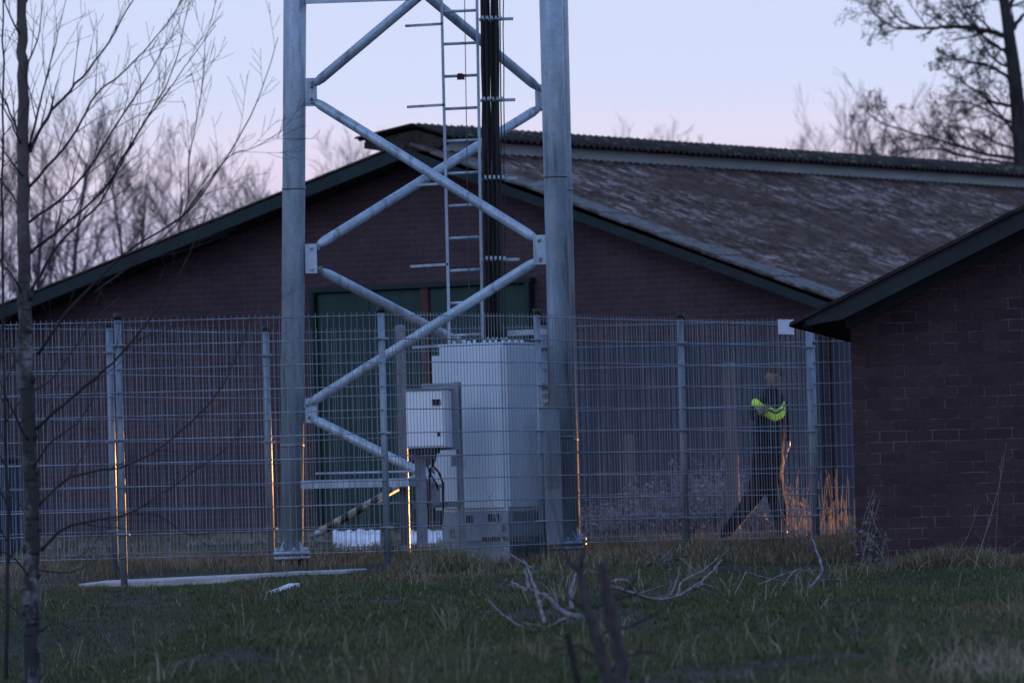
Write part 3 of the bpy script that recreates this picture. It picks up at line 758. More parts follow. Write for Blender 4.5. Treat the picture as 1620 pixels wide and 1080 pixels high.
BR = [ # (pixel polyline, depth at tip offset, r0)
 ([(48,240),(68,196),(110,145),(162,82),(210,0),(230,-60)], .6, .017),
 ([(46,235),(64,160),(84,85),(104,0)], -.5, .012),
 ([(46,296),(112,220),(152,150),(200,110),(262,40),(300,-20)], -.9, .012),
 ([(46,352),(120,292),(190,190),(240,110),(285,30)], .8, .013),
 ([(46,402),(110,350),(172,290),(215,215),(272,115),(300,0)], -.4, .014),
 ([(48,466),(92,388),(160,320),(196,245),(262,150),(340,40)], 1.0, .014),
 ([(60,560),(110,490),(200,400),(290,340),(352,260),(405,165),(440,60)], -1.0, .013),
 ([(150,462),(230,400),(292,335),(300,250),(318,150),(326,55)], .3, .008),
 ([(290,340),(360,250),(400,235),(450,205)], .0, .005),
 ([(53,682),(111,631),(178,573),(213,533),(262,470),(300,400),(330,330)], -.6, .014),
 ([(60,800),(111,755),(191,738),(249,711),(311,658),(355,604),(391,520),(410,470)], .5, .014),
 ([(66,870),(102,835),(164,820),(204,812),(267,773),(338,724),(380,690)], -.4, .013),
 ([(204,813),(250,815),(300,845),(350,838)], .3, .006),
 ([(50,620),(90,590),(150,505),(190,470)], .9, .010),
 ([(48,745),(80,700),(130,660),(160,600)], -1.0, .010),
 ([(56,900),(110,905),(160,880)], .6, .008),
 ([(38,230),(10,165),(-25,90)], .4, .014), ([(36,235),(5,170),(-30,140)], -.5, .010), ([(38,282),(10,245),(-30,190)], -.6, .010),
 ([(38,335),(5,290),(-30,250)], .6, .010), ([(38,470),(15,430),(-25,380)], -.3, .012), ([(42,600),(10,540),(-30,480)], .5, .012),
 ([(46,700),(20,650),(-20,560)], -.7, .012), ([(50,830),(25,790),(-20,760)], .5, .010), ([(50,920),(20,880),(-20,870)], -.4, .010), ([(50,1000),(15,955),(-30,940)], .3, .009),
 ([(34,120),(60,60),(70,-20)], .5, .010), ([(33,60),(10,10),(-10,-40)], -.5, .010), ([(34,20),(60,-40),(90,-120)], .5, .012),
 ([(60,1000),(90,985),(140,1010),(170,1060)], -.5, .006),
]
for i, (pl_, dz, r0) in enumerate(BR):
    mb = MB(); k = len(pl_)-1; rg = random.Random(100+i)
    P = [at(x, y, BD+dz*j/k) for j, (x, y) in enumerate(pl_)]
    low = pl_[0][1] > 550
    branch(mb, P, r0*.85, .0022, rg, 1, .12 if not low else .24, .56, up=.22 if not low else .1, ang=(20,42), rmin=.0015, dens=.62, wob=.2)
    part('branch', mb, M['bark_dark'], birch)
# thin neighbour at the very edge
s0 = at(8, 980, 41); sap = thing('young_tree', 'thin dark leafless young tree touching the left edge of the view', 'tree', (s0.x, 41, ground_z(s0.x, 41)))
mb = MB(); rg = random.Random(50)
branch(mb, [at(x, y, 41) for x, y in ((10,1100),(12,800),(6,560),(4,300),(5,100),(4,-60))], .016, .005, rg, 1, .18, .4, up=.2, ang=(25,45), rmin=.0016, dens=.6)
part('stem', mb, M['bark_dark'], sap)

# far leafless trees
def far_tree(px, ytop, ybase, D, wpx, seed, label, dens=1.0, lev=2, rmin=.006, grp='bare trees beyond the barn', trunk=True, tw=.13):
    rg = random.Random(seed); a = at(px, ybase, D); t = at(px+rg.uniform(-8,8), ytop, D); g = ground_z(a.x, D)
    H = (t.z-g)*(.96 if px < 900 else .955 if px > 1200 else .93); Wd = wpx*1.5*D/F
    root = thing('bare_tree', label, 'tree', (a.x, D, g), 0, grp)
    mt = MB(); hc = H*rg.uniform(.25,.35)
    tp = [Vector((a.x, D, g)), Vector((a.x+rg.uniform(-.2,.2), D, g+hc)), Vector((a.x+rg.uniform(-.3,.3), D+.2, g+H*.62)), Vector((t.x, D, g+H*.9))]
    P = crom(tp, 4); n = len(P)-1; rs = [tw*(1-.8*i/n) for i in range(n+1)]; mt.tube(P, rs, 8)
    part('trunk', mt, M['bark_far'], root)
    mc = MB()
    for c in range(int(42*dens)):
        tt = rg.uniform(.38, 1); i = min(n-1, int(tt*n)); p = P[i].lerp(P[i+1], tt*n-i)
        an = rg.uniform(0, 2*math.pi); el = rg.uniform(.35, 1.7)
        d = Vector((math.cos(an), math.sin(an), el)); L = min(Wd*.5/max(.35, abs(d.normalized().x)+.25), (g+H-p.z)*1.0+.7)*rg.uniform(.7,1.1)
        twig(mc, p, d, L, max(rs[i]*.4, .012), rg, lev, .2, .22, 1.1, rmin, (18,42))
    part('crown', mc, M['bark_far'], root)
dirs = ['left of the birch trunk', ]
FT = [ (-10,215,900,112,120,'tallest blurred bare tree cut by the left edge'),
 (72,190,900,118,120,'bare tree just right of the birch trunk beyond the barn'),
 (128,165,900,106,130,'tall bare tree with the highest crown left of the tower'),
 (182,205,900,115,100,'third bare tree from the birch above the barn verge'),
 (236,190,900,122,110,'bare tree midway between birch and left tower leg'),
 (292,235,900,110,100,'slender bare tree above the middle of the left barn verge'),
 (345,255,900,126,100,'short bare tree above the left barn verge near the tower'),
 (400,262,900,120,90,'bare tree directly left of the left tower leg'),
 (440,275,900,128,90,'faint bare tree partly behind the left tower leg'),
 (545,205,900,125,90,'bare crown between the tower legs left of the barn ridge'),
 (585,240,900,130,60,'low bare crown touching the barn ridge end'),
 (920,196,900,160,60,'tiny bare crown just right of the tower over the ridge'),
 (1030,184,900,150,110,'small bare crown above the middle of the barn ridge'),
 (1085,203,900,158,60,'lower bare crown right of the middle crown on the ridge'),
 (1150,212,900,155,60,'small dark bare crown at mid ridge near the yellow moss'),
 (1290,225,900,135,80,'low bare crown at the left end of the right hand thicket'),
 (1345,190,900,128,100,'bare tree in the thicket above the right barn ridge'),
 (1400,175,900,120,120,'bare tree with pointed crown in the thicket left of the large alder'),
 (1465,185,900,124,110,'broad bare tree in the thicket below the alder limb'),
 (1525,180,900,118,110,'bare tree close left of the alder trunk'),
 (1580,195,900,116,100,'bare tree directly behind the alder trunk'),
 (1640,190,900,120,100,'bare tree cut by the right edge behind the alder')]
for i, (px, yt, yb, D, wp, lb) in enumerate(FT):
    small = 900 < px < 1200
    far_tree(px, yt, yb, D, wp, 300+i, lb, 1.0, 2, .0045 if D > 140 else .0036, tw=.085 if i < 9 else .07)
# alder at the right
AD = 104
a0 = at(1618, 900, AD); alder = thing('alder_tree', 'large dark alder with small cones and a long limb at the upper right', 'tree', (a0.x, AD, ground_z(a0.x, AD)))
def cones(mb):
    def f(pts, rng):
        for k in (1, 2, 3, 4):
            if k < len(pts) and rng.random() < .6:
                p = pts[k]+Vector((rng.gauss(0,.03), rng.gauss(0,.03), rng.gauss(-.02,.03))); r = rng.uniform(.007,.015)
                V = [p+Vector((r,0,0)), p+Vector((-r,0,0)), p+Vector((0,r,0)), p+Vector((0,-r,0)), p+Vector((0,0,r*1.4)), p+Vector((0,0,-r*1.4))]
                mb.add(V, [(0,2,4),(2,1,4),(1,3,4),(3,0,4),(2,0,5),(1,2,5),(3,1,5),(0,3,5)])
    return f
mb = MB(); P = crom([at(x, y, AD) for x, y in ((1625,700),(1620,420),(1616,250),(1606,130),(1597,60),(1588,0),(1570,-90),(1560,-220))], 5); n = len(P)-1
mb.tube(P, [.17*(1-.7*i/n) for i in range(n+1)], 12); mb.tube([Vector((a0.x, AD, ground_z(a0.x, AD)-.2)), P[0]], [.24,.17], 12); part('trunk', mb, M['bark_dark'], alder)
AB = [([(1597,60),(1560,48),(1510,42),(1460,45),(1420,28),(1396,-8)], .055), ([(1460,45),(1420,45),(1390,28),(1370,5)], .03),
 ([(1600,85),(1570,70),(1530,30),(1500,-20)], .04), ([(1606,130),(1565,105),(1520,95),(1490,85)], .035), ([(1610,170),(1570,160),(1530,135),(1495,110)], .04),
 ([(1613,200),(1580,185),(1540,165),(1500,160)], .03), ([(1615,225),(1585,185),(1555,150),(1545,110)], .03), ([(1590,20),(1610,-10),(1640,-40)], .05), ([(1597,50),(1625,20),(1660,0)], .05),
 ([(1612,190),(1640,150),(1670,120)], .04), ([(1616,250),(1560,245),(1500,225),(1440,210),(1385,190),(1370,170)], .035), ([(1616,260),(1540,250),(1480,235),(1430,240),(1390,260),(1345,262)], .03),
 ([(1590,10),(1560,-30),(1500,-80)], .05), ([(1560,-60),(1500,-90),(1430,-120)], .04), ([(1588,0),(1550,-10),(1520,-60)], .03), ([(1604,110),(1575,95),(1550,60),(1540,15)], .03), ([(1615,240),(1575,225),(1540,205),(1500,200)], .03)]
for i, (pl_, r0) in enumerate(AB):
    mb = MB(); lm = MB(); rg = random.Random(700+i); P = [at(x, y, AD+rg.uniform(-.6,.6)*j/3) for j, (x, y) in enumerate(pl_)]
    if i > 9: rg.random()
    branch(mb, P, r0, .009, rg, 2, .21, .85, up=.06, ang=(28,60), rmin=.0045, leaf=cones(lm), dens=.78, start=.12)
    o = part('branch', mb, M['bark_dark'], alder)
    q_ = part('cone_cluster', lm, M['bark_dark'], alder, parent=o); q_['kind'] = 'stuff'

# ------------------------------------------------------------------ foreground shrub stump, dead branches
sg = ground_z(.45, 30.5)
st = thing('cut_shrub', 'cut back shrub with two thick upright stems at bottom centre', 'shrub', (.45, 30.5, sg))
rg = random.Random(60)
mb = MB(); branch(mb, [at(x, y, 30.6) for x, y in ((975,1140),(958,1060),(940,1000),(926,945),(918,905),(922,870))],   .038, .014, rg, 0, .16, .16, nz_=.08, rmin=.0015); part('stem', mb, M['bark_stump'], st)
mb = MB(); branch(mb, [at(x, y, 30.3) for x, y in ((1000,1140),(985,1070),(972,1000),(960,940),(952,892))], .040, .026, rg, 0, .3, .12, nz_=.08, rmin=.0015); part('stem', mb, M['bark_stump'], st)
mb = MB(); branch(mb, [at(x, y, 30.9) for x, y in ((930,1150),(915,1085),(904,1030),(897,1000))], .024, .018, rg, -1, 1, 1, nz_=.08); part('stem', mb, M['bark_dark'], st, label='short dark leaning stub')
for pl_, r in ((((935,960),(985,945),(1020,930),(1045,905)), .012), (((960,950),(1000,925),(1010,905)), .010), (((922,880),(925,820),(931,760),(932,700)), .006), (((918,905),(900,890),(880,870)), .012), (((955,1000),(1010,985),(1050,960),(1070,935)), .010), (((930,965),(905,950),(890,925),(886,905)), .011), (((962,905),(980,880),(984,850)), .007), (((945,1040),(910,1020),(880,1025),(860,1010)), .008), (((985,1040),(1030,1030),(1060,1045)), .007), (((925,930),(890,860),(869,770)), .006)):
    mb = MB(); branch(mb, [at(x, y, 30.6) for x, y in pl_], r, .002, rg, 0, .22, .14, rmin=.0012); part('branch', mb, M['bark_dark'], st)
def dead(label, lines, D, seed, lv=0, mat='deadwood', name='fallen_branch', sp=.35, Lf=.25):
    x0, y0 = lines[0][0][0]; p = at(x0, y0, D); mb = MB(); rg = random.Random(seed)
    for pl_, r in lines:
        branch(mb, [at(x, y, D+.25*j*(1 if len(pl_) > 3 else .4)) for j, (x, y) in enumerate(pl_)], r, r*.35, rg, lv, sp, Lf, up=.02, ang=(25,60), rmin=.0016, dens=.5)
    return tag(mkobj(name, mb, M[mat], off=tuple(p)), label, 'branch')
dead('bleached forked fallen branch lying left of the cut shrub', [(((918,975),(890,968),(860,940),(832,932),(808,920)), .020), (((905,962),(903,940),(908,918),(912,905)), .016), (((895,978),(870,990),(840,995),(800,975),(775,950)), .013), (((862,985),(850,940),(838,905),(828,885)), .013), (((836,932),(834,915),(830,900)), .012)], 38.5, 70)
dead('long pale curved branches arching over the grass right of the cut shrub', [(((965,925),(1000,938),(1050,948),(1095,930),(1125,905),(1142,885)), .016), (((968,920),(990,918),(1020,945),(1070,944),(1105,925),(1135,930)), .014), (((1070,944),(1080,920),(1115,900),(1138,878)), .010), (((1060,942),(1072,915),(1074,895)), .009), (((1165,880),(1160,910),(1150,930)), .006)], 42.0, 71)
dead('heap of broken dry twigs in the grass in front of the shed corner', [(((1180,905),(1220,915),(1270,925),(1310,930)), .008), (((1200,925),(1250,905),(1300,900)), .007), (((1235,930),(1262,900),(1290,912),(1330,935)), .008), (((1280,930),(1300,905),(1292,870),(1285,850)), .014)], 45.0, 72, 1)
dead('bare arching twig rising from the grass in front of the white cabinet', [(((845,900),(803,872),(792,847),(781,803),(768,775)), .006)], 43.0, 73)
dead('dark leaning stake of dead wood in front of the last fence post', [(((1312,925),(1300,895),(1290,868),(1286,852)), .020)], 46.0, 74, -1, 'bark_dark')
dead('pale thin dry stalks leaning on the shed wall near its right side', [(((1540,905),(1560,840),(1580,770),(1592,700)), .004), (((1575,905),(1577,820),(1585,720)), .003), (((1500,900),(1530,850),(1548,800)), .003), (((1590,905),(1565,890),(1620,850)), .004), (((1350,890),(1400,905),(1445,935)), .004), (((1360,900),(1372,850),(1385,780)), .004), (((1450,925),(1510,918),(1580,938)), .004)], 48.0, 75, 0, 'drystem', 'dry_stalk')

# leafy weed at shed corner
def leafy(label, px, py, D, n, spreadpx, seed, mat, h=.3, leafr=(.012,.03), gname='weed'):
    rg = random.Random(seed); b = at(px, py, D); g = ground_z(b.x, D); lf = MB(); stems = []
    for i in range(n):
        mb = MB(); stems.append(mb)
        x = b.x+rg.gauss(0, spreadpx*D/F*.4); y = D+rg.gauss(0,.08); hh = h*rg.uniform(.5,1.1)
        pts = [Vector((x,y,g)), Vector((x+rg.gauss(0,.04),y,g+hh*.5)), Vector((x+rg.gauss(0,.10),y,g+hh))]
        mb.tube(crom(pts, 3), .003, 3, cap=False)
        for k in range(14):
            t = rg.uniform(.25,1); p = pts[0].lerp(pts[2], t)+Vector((rg.gauss(0,.03), rg.gauss(0,.03), rg.gauss(0,.02))); r = rg.uniform(*leafr)
            u = Vector((rg.gauss(0,1), rg.gauss(0,1), rg.gauss(0,1))).normalized(); v = u.cross(Vector((rg.gauss(0,1), rg.gauss(0,1), rg.gauss(0,1)))).normalized()
            lf.add([p-u*r, p+v*r*.5, p+u*r, p-v*r*.5], [(0,1,2,3)])
    root = thing(gname, label, 'plant', (b.x, D, g)); [part('stem', m_, M['drystem'], root) for m_ in stems]; part('leaves', lf, mat, root)['kind'] = 'stuff'
LEAF = mottled('dull_leaves', (.05,.06,.05), (.16,.17,.16), 20, .6, 0, 0)
leafy('dull leafy weed growing against the shed corner', 1385, 890, 48.6, 9, 40, 80, LEAF, .62, (.015,.04))
leafy('low pale weed in the grass below the second fence post from the shed', 1068, 880, 50, 8, 30, 81, LEAF, .16)

# ------------------------------------------------------------------ ground cover (uncountable)
def blades(name, label, area, n, hrange, mat, seed, width=.0035, clump=.35, straw=.08, lean=.5, cat='grass', bias=0, hfun=None):
    rs = np.random.default_rng(seed); x0, x1, y0, y1 = area
    # rows nearer the camera span less width: sample inside the wedge the ground is seen in
    yy = rs.uniform(y0, y1, n*2)
    xx = rs.uniform(-1, 1, n*2)*(.092*yy+.5)
    ok = (xx > x0) & (xx < x1); xx = xx[ok][:n]; yy = yy[ok][:n]
    nc = int(len(xx)*clump); cx_ = xx[:max(1, nc//14)]; cy_ = yy[:max(1, nc//14)]
    idx = rs.integers(0, len(cx_), nc); xx[-nc:] = cx_[idx]+rs.normal(0,.035,nc); yy[-nc:] = cy_[idx]+rs.normal(0,.035,nc)
    tall = np.zeros(len(xx)); tall[-nc:] = rs.uniform(.1,.8,len(cx_))[idx]
    n = len(xx)
    zz = np.array([ground_z(float(a), float(b)) for a, b in zip(xx, yy)])
    pat = np.array([noise.noise(Vector((float(a)*.8, float(b)*.35, 7))) for a, b in zip(xx, yy)])
    kp = (pat > -.28) | (rs.random(n) < .3); xx, yy, zz, pat, tall = xx[kp], yy[kp], zz[kp], pat[kp], tall[kp]; n = len(xx)
    h = rs.uniform(*hrange, n)*(1+tall)*(1+.5*pat)
    if hfun is not None: h *= hfun(xx, yy)
    az = rs.uniform(0, 2*np.pi, n); ln = rs.normal(0, lean, n)*h
    dx = np.cos(az)*ln; dy = np.sin(az)*ln; wv = width*rs.uniform(.6,1.5,n)
    wa = rs.uniform(0, np.pi, n); wx = np.cos(wa)*wv; wy = np.sin(wa)*wv*.3
    V = np.zeros((n, 5, 3))
    V[:,0] = np.stack([xx-wx, yy-wy, zz-.01], 1); V[:,1] = np.stack([xx+wx, yy+wy, zz-.01], 1)
    V[:,2] = np.stack([xx+dx*.35-wx*.8, yy+dy*.35, zz+h*.6], 1); V[:,3] = np.stack([xx+dx*.35+wx*.8, yy+dy*.35, zz+h*.6], 1)
    V[:,4] = np.stack([xx+dx, yy+dy, zz+h*(1-.25*np.minimum(1, np.abs(ln)/h))], 1)
    me = bpy.data.meshes.new(name); me.vertices.add(n*5); me.vertices.foreach_set('co', V.reshape(-1))
    base = np.arange(n)[:,None]*5
    lv = np.concatenate([base+np.array([0,1,3,2]), base+np.array([2,3,4])], 1).reshape(-1)
    me.loops.add(n*7); me.loops.foreach_set('vertex_index', lv.astype(np.int32))
    me.polygons.add(n*2); ls = np.stack([np.arange(n)*7, np.arange(n)*7+4], 1).reshape(-1); me.polygons.foreach_set('loop_start', ls.astype(np.int32))
    me.update(); me.validate()
    at_ = me.attributes.new('rnd', 'FLOAT', 'POINT')
    rv = np.clip(rs.normal(.42,.14,n)+pat*.5+bias, 0, .93); st_ = rs.random(n) < straw; rv[st_] = rs.uniform(.9,1,st_.sum())
    at_.data.foreach_set('value', np.repeat(rv, 5).astype(np.float32))
    me.materials.append(mat); o = bpy.data.objects.new(name, me); col.objects.link(o)
    return tag(o, label, cat, kind='stuff')
blades('grass', 'rough dark green meadow grass in front of the fence', (-5, 5, 27, 53.5), 300000, (.014,.046), M['grass'], 1, .0030, .45, .02, .8, hfun=lambda x, y: np.where((x < -1.1) & (y > 51.6), .25, 1.0)*(.55+.45*np.clip((53-y)/12, 0, 1)))
blades('dry_grass', 'brownish dry grass around the foot of the fence', (-5, 5, 51.0, 62), 45000, (.03,.11), M['grass'], 2, .0032, .5, .08, .6, bias=.32, hfun=lambda x, y: np.where((x < -1.1) & (y < 54), .25, 1.0))
blades('dry_grass', 'scattered long pale stalks in the meadow grass', (-5, 5, 29, 51), 1500, (.06,.20), M['grass'], 12, .0022, .3, .8, .9, bias=.4)
blades('dry_grass', 'sparse brown grass between the fence and the barn', (-9, 9, 62, 74), 26000, (.03,.10), M['grass'], 3, .005, .4, .1, .5, bias=.3)
def patch(name, label, x0, x1, y0, y1, D0, D1, n, seed, hr, bias=.4, straw=.15, cat='grass'):
    rs = random.Random(seed); mb = MB(); rv = []
    for i in range(n):
        D = rs.uniform(D0, D1); px = rs.gauss((x0+x1)/2, (x1-x0)/4.2); q = at(px, 860, D); g = ground_z(q.x, D); h = rs.uniform(*hr)*math.exp(-((px-(x0+x1)/2)/((x1-x0)*.5))**2)
        p = [Vector((q.x, D, g))]; d = Vector((rs.gauss(0,.35), rs.gauss(0,.35), 1)).normalized()
        for k in range(3): d = (d+Vector((rs.gauss(0,.2), rs.gauss(0,.2), -.12*k))).normalized(); p.append(p[-1]+d*h/3)
        mb.tube(p, [.0035,.003,.0024,.0014], 3, cap=False, smooth=False); r = min(1, max(0, rs.gauss(.5+bias,.15))); rv += [r]*12
    me = mb.mesh(name); a_ = me.attributes.new('rnd', 'FLOAT', 'POINT'); a_.data.foreach_set('value', rv); me.materials.append(M['grass'])
    o = bpy.data.objects.new(name, me); col.objects.link(o); return tag(o, label, cat, kind='stuff')
patch('dry_weeds', 'brown tangle of weeds at the fence foot below the meter box', 610, 790, 0, 0, 50.4, 51.8, 1900, 5, (.10,.24), .24)
patch('dry_weeds', 'brown weeds in front of the tower base right of the cabinet', 900, 1290, 0, 0, 51.5, 56, 3000, 6, (.08,.2), .28)
patch('dry_weeds', 'grey dead grass clumps at the foot of the shed wall', 1330, 1660, 0, 0, 48.2, 49.4, 2600, 7, (.08,.20), .25, .3)
patch('dry_weeds', 'pale tufts of dead grass in the bottom right corner', 1440, 1700, 0, 0, 30.5, 33, 500, 8, (.08,.2), .4)
rs = random.Random(31); mb = MB()  # stalks added to catch the warm beam in place of the wires
for i in range(95):
    px = rs.uniform(1236, 1352); D = rs.uniform(60.2, 62.0); q = at(px, 850, D); g = ground_z(q.x, D); h = rs.uniform(.3, .75)
    mb.tube([Vector((q.x, D, g)), Vector((q.x+rs.gauss(0,.012), D, g+h*.5)), Vector((q.x+rs.gauss(0,.03), D+rs.gauss(0,.03), g+h))], [.004,.0035,.002], 4, cap=False)
tag(mkobj('added_glow_reeds', mb, M['drystem']), 'added upright dry reeds that carry the warm glow of the fence wires between the last fence post and the shed', 'reeds', kind='stuff')
# grey brush bank behind the fence
rs = random.Random(9); mb = MB()
for i in range(2600):
    px = rs.uniform(915, 1235); D = rs.uniform(65.5, 68.0); q = at(px, 850, D); g = ground_z(q.x, D)
    env = .35+.55*math.exp(-((px-1110)/95)**2)+.12*noise.noise(Vector((px*.03, D, 0)))
    h = env*rs.uniform(.4,1.1); d = Vector((rs.gauss(0,.5), rs.gauss(0,.4), 1)).normalized(); p = [Vector((q.x, D, g))]
    for k in range(4): d = (d+Vector((rs.gauss(0,.35), rs.gauss(0,.3), -.14*k))).normalized(); p.append(p[-1]+d*h/4)
    mb.tube(p, [.006,.005,.004,.003,.002], 3, cap=False, smooth=False)
    for k in range(5):
        pp = p[rs.choice((2,3,4))]+Vector((rs.gauss(0,.04), rs.gauss(0,.04), rs.gauss(0,.03))); r = rs.uniform(.010,.035)
        u = Vector((rs.gauss(0,1), rs.gauss(0,1), rs.gauss(0,.6))).normalized(); v = u.cross(Vector((rs.gauss(0,1), rs.gauss(0,1), rs.gauss(0,1)))).normalized()
        mb.add([pp-u*r, pp+v*r*.45, pp+u*r, pp-v*r*.45], [(0,1,2,3)])
o = tag(mkobj('dry_brush', mb, M['brush']), 'bank of grey dry brush behind the fence right of the tower', 'brush', kind='stuff')

# ------------------------------------------------------------------ person walking left behind the fence
PD = 62.4; sc_ = PD/F
pr = at(1212, 858, PD); PB = Vector((pr.x, PD, pr.z))
def J(px, py, dy): 
    q = at(px, py, PD); return Vector((q.x-PB.x, dy, q.z-PB.z))
joints = {}; V = []; E = []; RR = []
def jn(name, p, r, par=None):
    V.append(p); RR.append(r if isinstance(r, tuple) else (r, r)); joints[name] = len(V)-1
    if par: E.append((joints[par], len(V)-1))
jn('pelvis', J(1214,742,0), (.215,.18)); jn('waist', J(1216,712,0), (.215,.17), 'pelvis'); jn('belly', J(1217,690,0), (.225,.175), 'waist')
jn('chest', J(1217,658,0), (.235,.18), 'belly'); jn('upchest', J(1220,634,0), (.200,.15), 'chest'); jn('neckb', J(1222,618,0), (.065,.065), 'upchest')
jn('neck', J(1223,610,0), (.055,.055), 'neckb'); jn('jaw', J(1223,603,-.01), (.070,.072), 'neck'); jn('face', J(1225,593,0), (.088,.084), 'jaw'); jn('crown', J(1226,584,.01), (.072,.070), 'face')
# near arm (towards camera): bent at the elbow, hand in front of the belly
jn('shN', J(1212,632,-.15), .068, 'upchest'); jn('elN1', J(1199,640,-.22), .060, 'shN'); jn('elN', J(1188,655,-.20), .052, 'elN1'); jn('faN', J(1192,663,-.23), .045, 'elN')
jn('wrN', J(1199,655,-.30), .032, 'faN'); jn('haN', J(1204,650,-.31), (.040,.024), 'wrN')
# far arm hanging, slightly behind
jn('shF', J(1236,632,.13), .066, 'upchest'); jn('elF', J(1243,668,.16), .052, 'shF'); jn('wrF', J(1246,698,.10), .032, 'elF'); jn('haF', J(1246,708,.09), (.024,.040), 'wrF')
# legs
jn('hipN', J(1207,756,-.08), .130, 'pelvis'); jn('knN', J(1184,795,-.10), .090, 'hipN'); jn('cfN', J(1172,812,-.10), .080, 'knN'); jn('anN', J(1150,842,-.10), .052, 'cfN'); jn('heN', J(1151,851,-.10), .038, 'anN'); jn('toN', J(1131,852,-.11), .030, 'anN')
jn('hipF', J(1221,756,.08), .130, 'pelvis'); jn('knF', J(1231,797,.07), .090, 'hipF'); jn('cfF', J(1235,815,.08), .082, 'knF'); jn('anF', J(1239,844,.08), .054, 'cfF'); jn('heF', J(1243,852,.08), .038, 'anF'); jn('toF', J(1226,854,.07), .030, 'anF')
for hand, wr, out in (('haN','wrN',Vector((.5,-.35,.55))), ('haF','wrF',Vector((-.15,-.05,-1)))):
    hp = V[joints[hand]]; out = out.normalized(); side = out.cross(Vector((0,1,0)) if hand == 'haN' else Vector((1,0,0))).normalized()
    for k, (o_, ln_) in enumerate(((-.026,.060),(-.009,.070),(.009,.066),(.026,.052))):
        b_ = hp+side*o_+out*.035; curl = Vector((0,-1,0)).cross(side)*.3
        jn(hand+'f%da' % k, b_, .0095, hand); jn(hand+'f%db' % k, b_+out*ln_*.5, .009, hand+'f%da' % k); jn(hand+'f%dc' % k, b_+(out+curl*.8).normalized()*ln_*.95, .0075, hand+'f%db' % k)
    jn(hand+'t', hp-side*.035+out*.01, .011, hand); jn(hand+'t2', hp-side*.052+out*.04, .009, hand+'t')
me = bpy.data.meshes.new('tmp'); me.from_pydata([tuple(v) for v in V], E, []); tmp = bpy.data.objects.new('tmp', me); col.objects.link(tmp)
sk = tmp.modifiers.new('s', 'SKIN'); sk.use_smooth_shade = True
lay = me.skin_vertices[0].data
for i, r in enumerate(RR): lay[i].radius = r; lay[i].use_root = (i == 0)
sb = tmp.modifiers.new('sub', 'SUBSURF'); sb.levels = 2; sb.render_levels = 2
dg = bpy.context.evaluated_depsgraph_get(); bm_ = bpy.data.meshes.new_from_object(tmp.evaluated_get(dg)); bpy.data.objects.remove(tmp)
bm_.name = 'person'
zneck = J(1223,611,0).z; fc = J(1225,594,0)
for v in bm_.vertices:   # face relief: nose and brow towards the walking direction, body folds elsewhere
    if v.co.z > zneck:
        q = v.co-fc
        if q.x < -.03 and abs(q.y) < .02 and -.035 < q.z < .015: v.co.x -= .022*(1-abs(q.y)/.02)
        if q.x < -.05 and .015 < abs(q.y) < .045 and 0 < q.z < .02: v.co.x += .008
    else:
        nz = noise.noise(Vector((v.co.x*7, v.co.y*7, v.co.z*11))); v.co += v.normal*(.012*nz if v.co.z > .15 else .003*nz)
for mname in ('cloth', 'skin', 'boot'): bm_.materials.append(M[mname])
wN, wF = V[joints['wrN']], V[joints['wrF']]
for p in bm_.polygons:
    c = p.center; k = 0
    if c.z > zneck: k = 1
    elif (c-V[joints['haN']]).dot(Vector((.5,-.35,.55)).normalized()) > -.035 and (c-V[joints['haN']]).length < .13 and c.y < -.27: k = 1
    elif (c-V[joints['haF']]).length < .13 and c.z < wF.z: k = 1
    elif c.z < .12: k = 2
    p.material_index = k; p.use_smooth = True
person = bpy.data.objects.new('person', bm_); col.objects.link(person); person.location = PB
tag(person, 'person in dark clothes with fluorescent chevron band striding left behind the fence', 'person')
bv = BVHTree.FromPolygons([v.co.copy() for v in bm_.vertices], [tuple(p.vertices) for p in bm_.polygons])
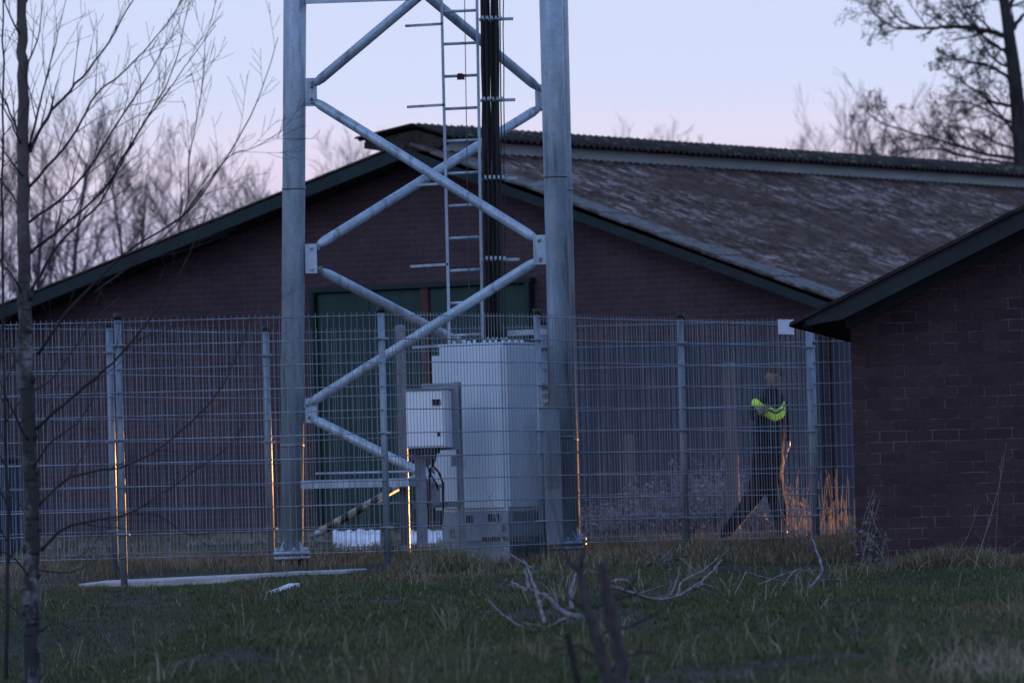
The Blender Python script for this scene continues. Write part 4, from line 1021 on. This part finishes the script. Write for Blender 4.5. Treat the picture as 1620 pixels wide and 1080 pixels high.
def wrap(name, axis_a, axis_b, bands, a0, a1, mat, off=.010, n=40, vfun=None, reach=.6, rise=0):
    # stripes laid on the clothing all round an axis; angle measured from the camera side
    ax = (axis_b-axis_a).normalized(); e1 = Vector((0,-1,0)); e1 = (e1-ax*e1.dot(ax)).normalized(); e2 = ax.cross(e1); mb = MB(); L = (axis_b-axis_a).length
    for (t0, t1) in bands:
        rows = []; m = 5
        for i in range(n+1):
            an = a0+(a1-a0)*i/n; dirv = e1*math.cos(an)+e2*math.sin(an); rw = []
            for k in range(m):
                t = t0+(t1-t0)*k/(m-1)+(vfun(an) if vfun else 0); c = axis_a+ax*(L*t)
                hit = bv.ray_cast(c+dirv*reach, -dirv, reach)
                rw.append((hit[0] if hit[0] is not None else c+dirv*.12)+dirv*off)
            rows.append(rw)
        Vv = [p for rw in rows for p in rw]
        mb.add(Vv, [(i*m+k, (i+1)*m+k, (i+1)*m+k+1, i*m+k+1) for i in range(n) for k in range(m-1)], True)
    o = mkobj(name, mb, mat, person); s = o.modifiers.new('t', 'SOLIDIFY'); s.thickness = .004; return o
A_ = J(1215,690,0); B_ = J(1219,634,0)
cA = R(12)
wrap('reflective_band', A_, B_, [(.42,.62), (.68,.76)], R(-80), R(88), M['hivis'], vfun=lambda an: .26*abs(an-cA)/R(60) if abs(an-cA) < R(60) else .26, reach=.30)
wrap('sleeve_band', V[joints['shN']], V[joints['elN']], [(.45,.80)], -math.pi, math.pi, M['hivis'], off=.006, n=28, reach=.085)
# hair cap
mb = MB(); nu, nv = 20, 10; hc = J(1227,587.5,.01)
for i in range(nv+1):
    th = R(8)+R(112)*i/nv
    for j in range(nu):
        a = 2*math.pi*j/nu; face = max(0, -math.cos(a)); t2 = th*(1-.33*face)
        r = .094+.006*noise.noise(Vector((i*.9, j*.8, 2)))
        mb.v.append((hc.x+math.sin(t2)*math.cos(a)*r*1.08, hc.y+math.sin(t2)*math.sin(a)*r*.95, hc.z+math.cos(t2)*r*1.02))
mb.f = [(i*nu+j, i*nu+(j+1) % nu, (i+1)*nu+(j+1) % nu, (i+1)*nu+j) for i in range(nv) for j in range(nu)]+[tuple(range(nu))]; mb.sm = [True]*len(mb.f)
mkobj('hair', mb, M['hair'], person)
mb = MB()   # ear on the camera side
q = J(1228,594,-.088); mb.tube([q+Vector((0,0,-.025)), q+Vector((.004,-.004,0)), q+Vector((0,0,.022))], [.006,.014,.008], 8); mkobj('ear', mb, M['skin'], person)
mb = MB()   # belt
wrap('belt', J(1213,742,0), J(1214,712,0), [(.3,.55)], -math.pi, math.pi, M['cloth'], off=.006, n=32, reach=.3)
